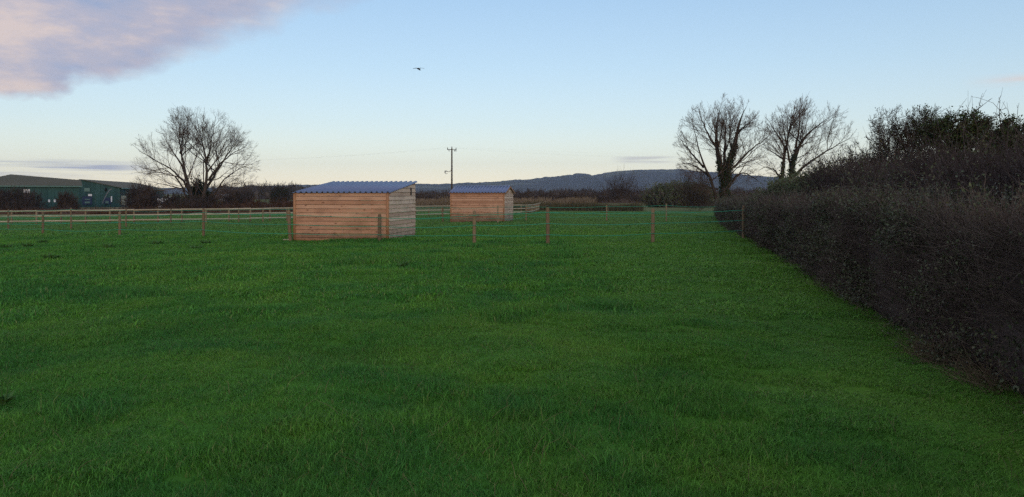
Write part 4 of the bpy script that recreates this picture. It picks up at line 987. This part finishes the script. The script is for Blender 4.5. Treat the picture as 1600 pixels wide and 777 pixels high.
# ------------------------------------------------------------------ sky, sun, camera
SUN_AZ, SUN_EL = 171, 12.0
w = bpy.data.worlds.new('World'); S.world = w; w.use_nodes = True; nt = w.node_tree; bg = nt.nodes['Background']
sky = N(nt, 'ShaderNodeTexSky', sky_type='NISHITA', sun_disc=False, sun_elevation=R(SUN_EL), sun_rotation=R(SUN_AZ), air_density=1.0, dust_density=.2, ozone_density=3.)
dirv = N(nt, 'ShaderNodeTexCoord').outputs['Generated']
sp = N(nt, 'ShaderNodeSeparateXYZ'); nt.links.new(dirv, sp.inputs[0])
az = math_(nt, 'MULTIPLY', math_(nt, 'ARCTAN2', sp.outputs[0], sp.outputs[1]), 180/pi)
el = math_(nt, 'MULTIPLY', math_(nt, 'ARCSINE', sp.outputs[2]), 180/pi)
comb = N(nt, 'ShaderNodeCombineXYZ'); nt.links.new(az, comb.inputs[0]); nt.links.new(el, comb.inputs[1])
n1 = noise(nt, .16, comb.outputs[0], 6, .55, (1, 1.6, 1)); n2 = noise(nt, .13, comb.outputs[0], 5, .6, (1, 2.6, 1))
bnd = math_(nt, 'ADD', math_(nt, 'MULTIPLY', math_(nt, 'ADD', az, 33), .2), 5.7)
bnd = math_(nt, 'ADD', bnd, math_(nt, 'MULTIPLY', math_(nt, 'MAXIMUM', math_(nt, 'ADD', az, 24), 0), .25))
over = math_(nt, 'SUBTRACT', el, bnd)
over = math_(nt, 'ADD', over, math_(nt, 'MULTIPLY', math_(nt, 'SUBTRACT', n1, .5), 5.5))
wid = math_(nt, 'ADD', .8, math_(nt, 'MULTIPLY', math_(nt, 'MAXIMUM', math_(nt, 'ADD', az, 30), 0), .16))
cm = math_(nt, 'SMOOTH_MIN', math_(nt, 'DIVIDE', math_(nt, 'MAXIMUM', over, 0), wid), 1., .4)
cm = math_(nt, 'MULTIPLY', math_(nt, 'MINIMUM', cm, 1.), .93)
ccol = ramp(nt, [(.32, (1.7, 2.05, 3.0)), (.5, (2.5, 2.4, 2.9)), (.64, (3.7, 3.05, 2.9))], n2).outputs[0]
tinted = mixc(nt, sky.outputs[0], (1.12, 1., 1.02), 1., 'MULTIPLY')
grad = ramp(nt, [(0, (6.2, 5.5, 4.0)), (.012, (5.4, 5.0, 3.9)), (.03, (4.4, 4.4, 3.75)), (.055, (3.55, 4.0, 3.85)), (.10, (2.8, 3.62, 4.0)), (.16, (2.1, 3.08, 3.95)), (.26, (2.0, 2.7, 3.6)), (.45, (2.6, 2.9, 3.3)), (1, (2.6, 2.8, 3.1))], math_(nt, 'MULTIPLY', el, 1/90.)).outputs[0]  # upper stops, above the view, brightened to put more light on the grass
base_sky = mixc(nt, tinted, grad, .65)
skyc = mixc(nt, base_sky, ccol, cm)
# low bars of cloud on the left horizon and a few wisps
n3 = noise(nt, .45, comb.outputs[0], 4, .5, (.16, 4.5, 1))
win = lambda v, lo_, hi_, s_: math_(nt, 'MULTIPLY', math_(nt, 'MULTIPLY', math_(nt, 'SUBTRACT', v, lo_), 1/s_, clamp=True), math_(nt, 'MULTIPLY', math_(nt, 'SUBTRACT', hi_, v), 1/s_, clamp=True))
def wisp(a0, a1, e0, e1, sa, se, gain, thr, c, base):
    mk = math_(nt, 'MULTIPLY', math_(nt, 'MULTIPLY', win(az, a0, a1, sa), win(el, e0, e1, se)), math_(nt, 'MULTIPLY', math_(nt, 'SUBTRACT', n3, thr), gain, clamp=True))
    return mixc(nt, base, c, mk)
skyc = wisp(-40, -24, .9, 2.2, 3, .4, 8., .44, (2.7, 2.8, 3.2), skyc)
skyc = wisp(7, 12, 2.1, 2.7, 1.5, .2, 8., .42, (3.3, 3.25, 3.2), skyc)
skyc = wisp(29.5, 42, 6.3, 7.4, 3.5, .5, 3., .44, (3.9, 3.4, 3.2), skyc)
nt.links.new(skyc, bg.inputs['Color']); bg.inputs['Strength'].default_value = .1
sl = bpy.data.lights.new('sun', 'SUN'); sl.energy = .5; sl.angle = R(18); sl.color = (1, .70, .46)
so = bpy.data.objects.new('sun', sl); COL.objects.link(so)
from mathutils import Vector
sd_ = Vector((math.sin(R(SUN_AZ))*math.cos(R(9)), math.cos(R(SUN_AZ))*math.cos(R(9)), math.sin(R(9))))
so.rotation_euler = sd_.to_track_quat('Z', 'Y').to_euler(); so.location = (0, 0, 30)
cam = bpy.data.cameras.new('camera'); co = bpy.data.objects.new('camera', cam); COL.objects.link(co); S.camera = co
co.location = (0, 0, H); co.rotation_euler = (pi/2, 0, 0); cam.sensor_width = 36; cam.lens = 36*F/1600; cam.shift_y = -(777/2-PY0)/1600; cam.clip_start = .05; cam.clip_end = 30000
vs = S.view_settings; vs.view_transform = 'Standard'; vs.look = 'None'; vs.gamma = 1; vs.exposure = 1.
S.render.engine = 'CYCLES'
S.cycles.max_bounces = 6; S.cycles.volume_bounces = 1; S.cycles.transparent_max_bounces = 8
S.cycles.use_denoising = False
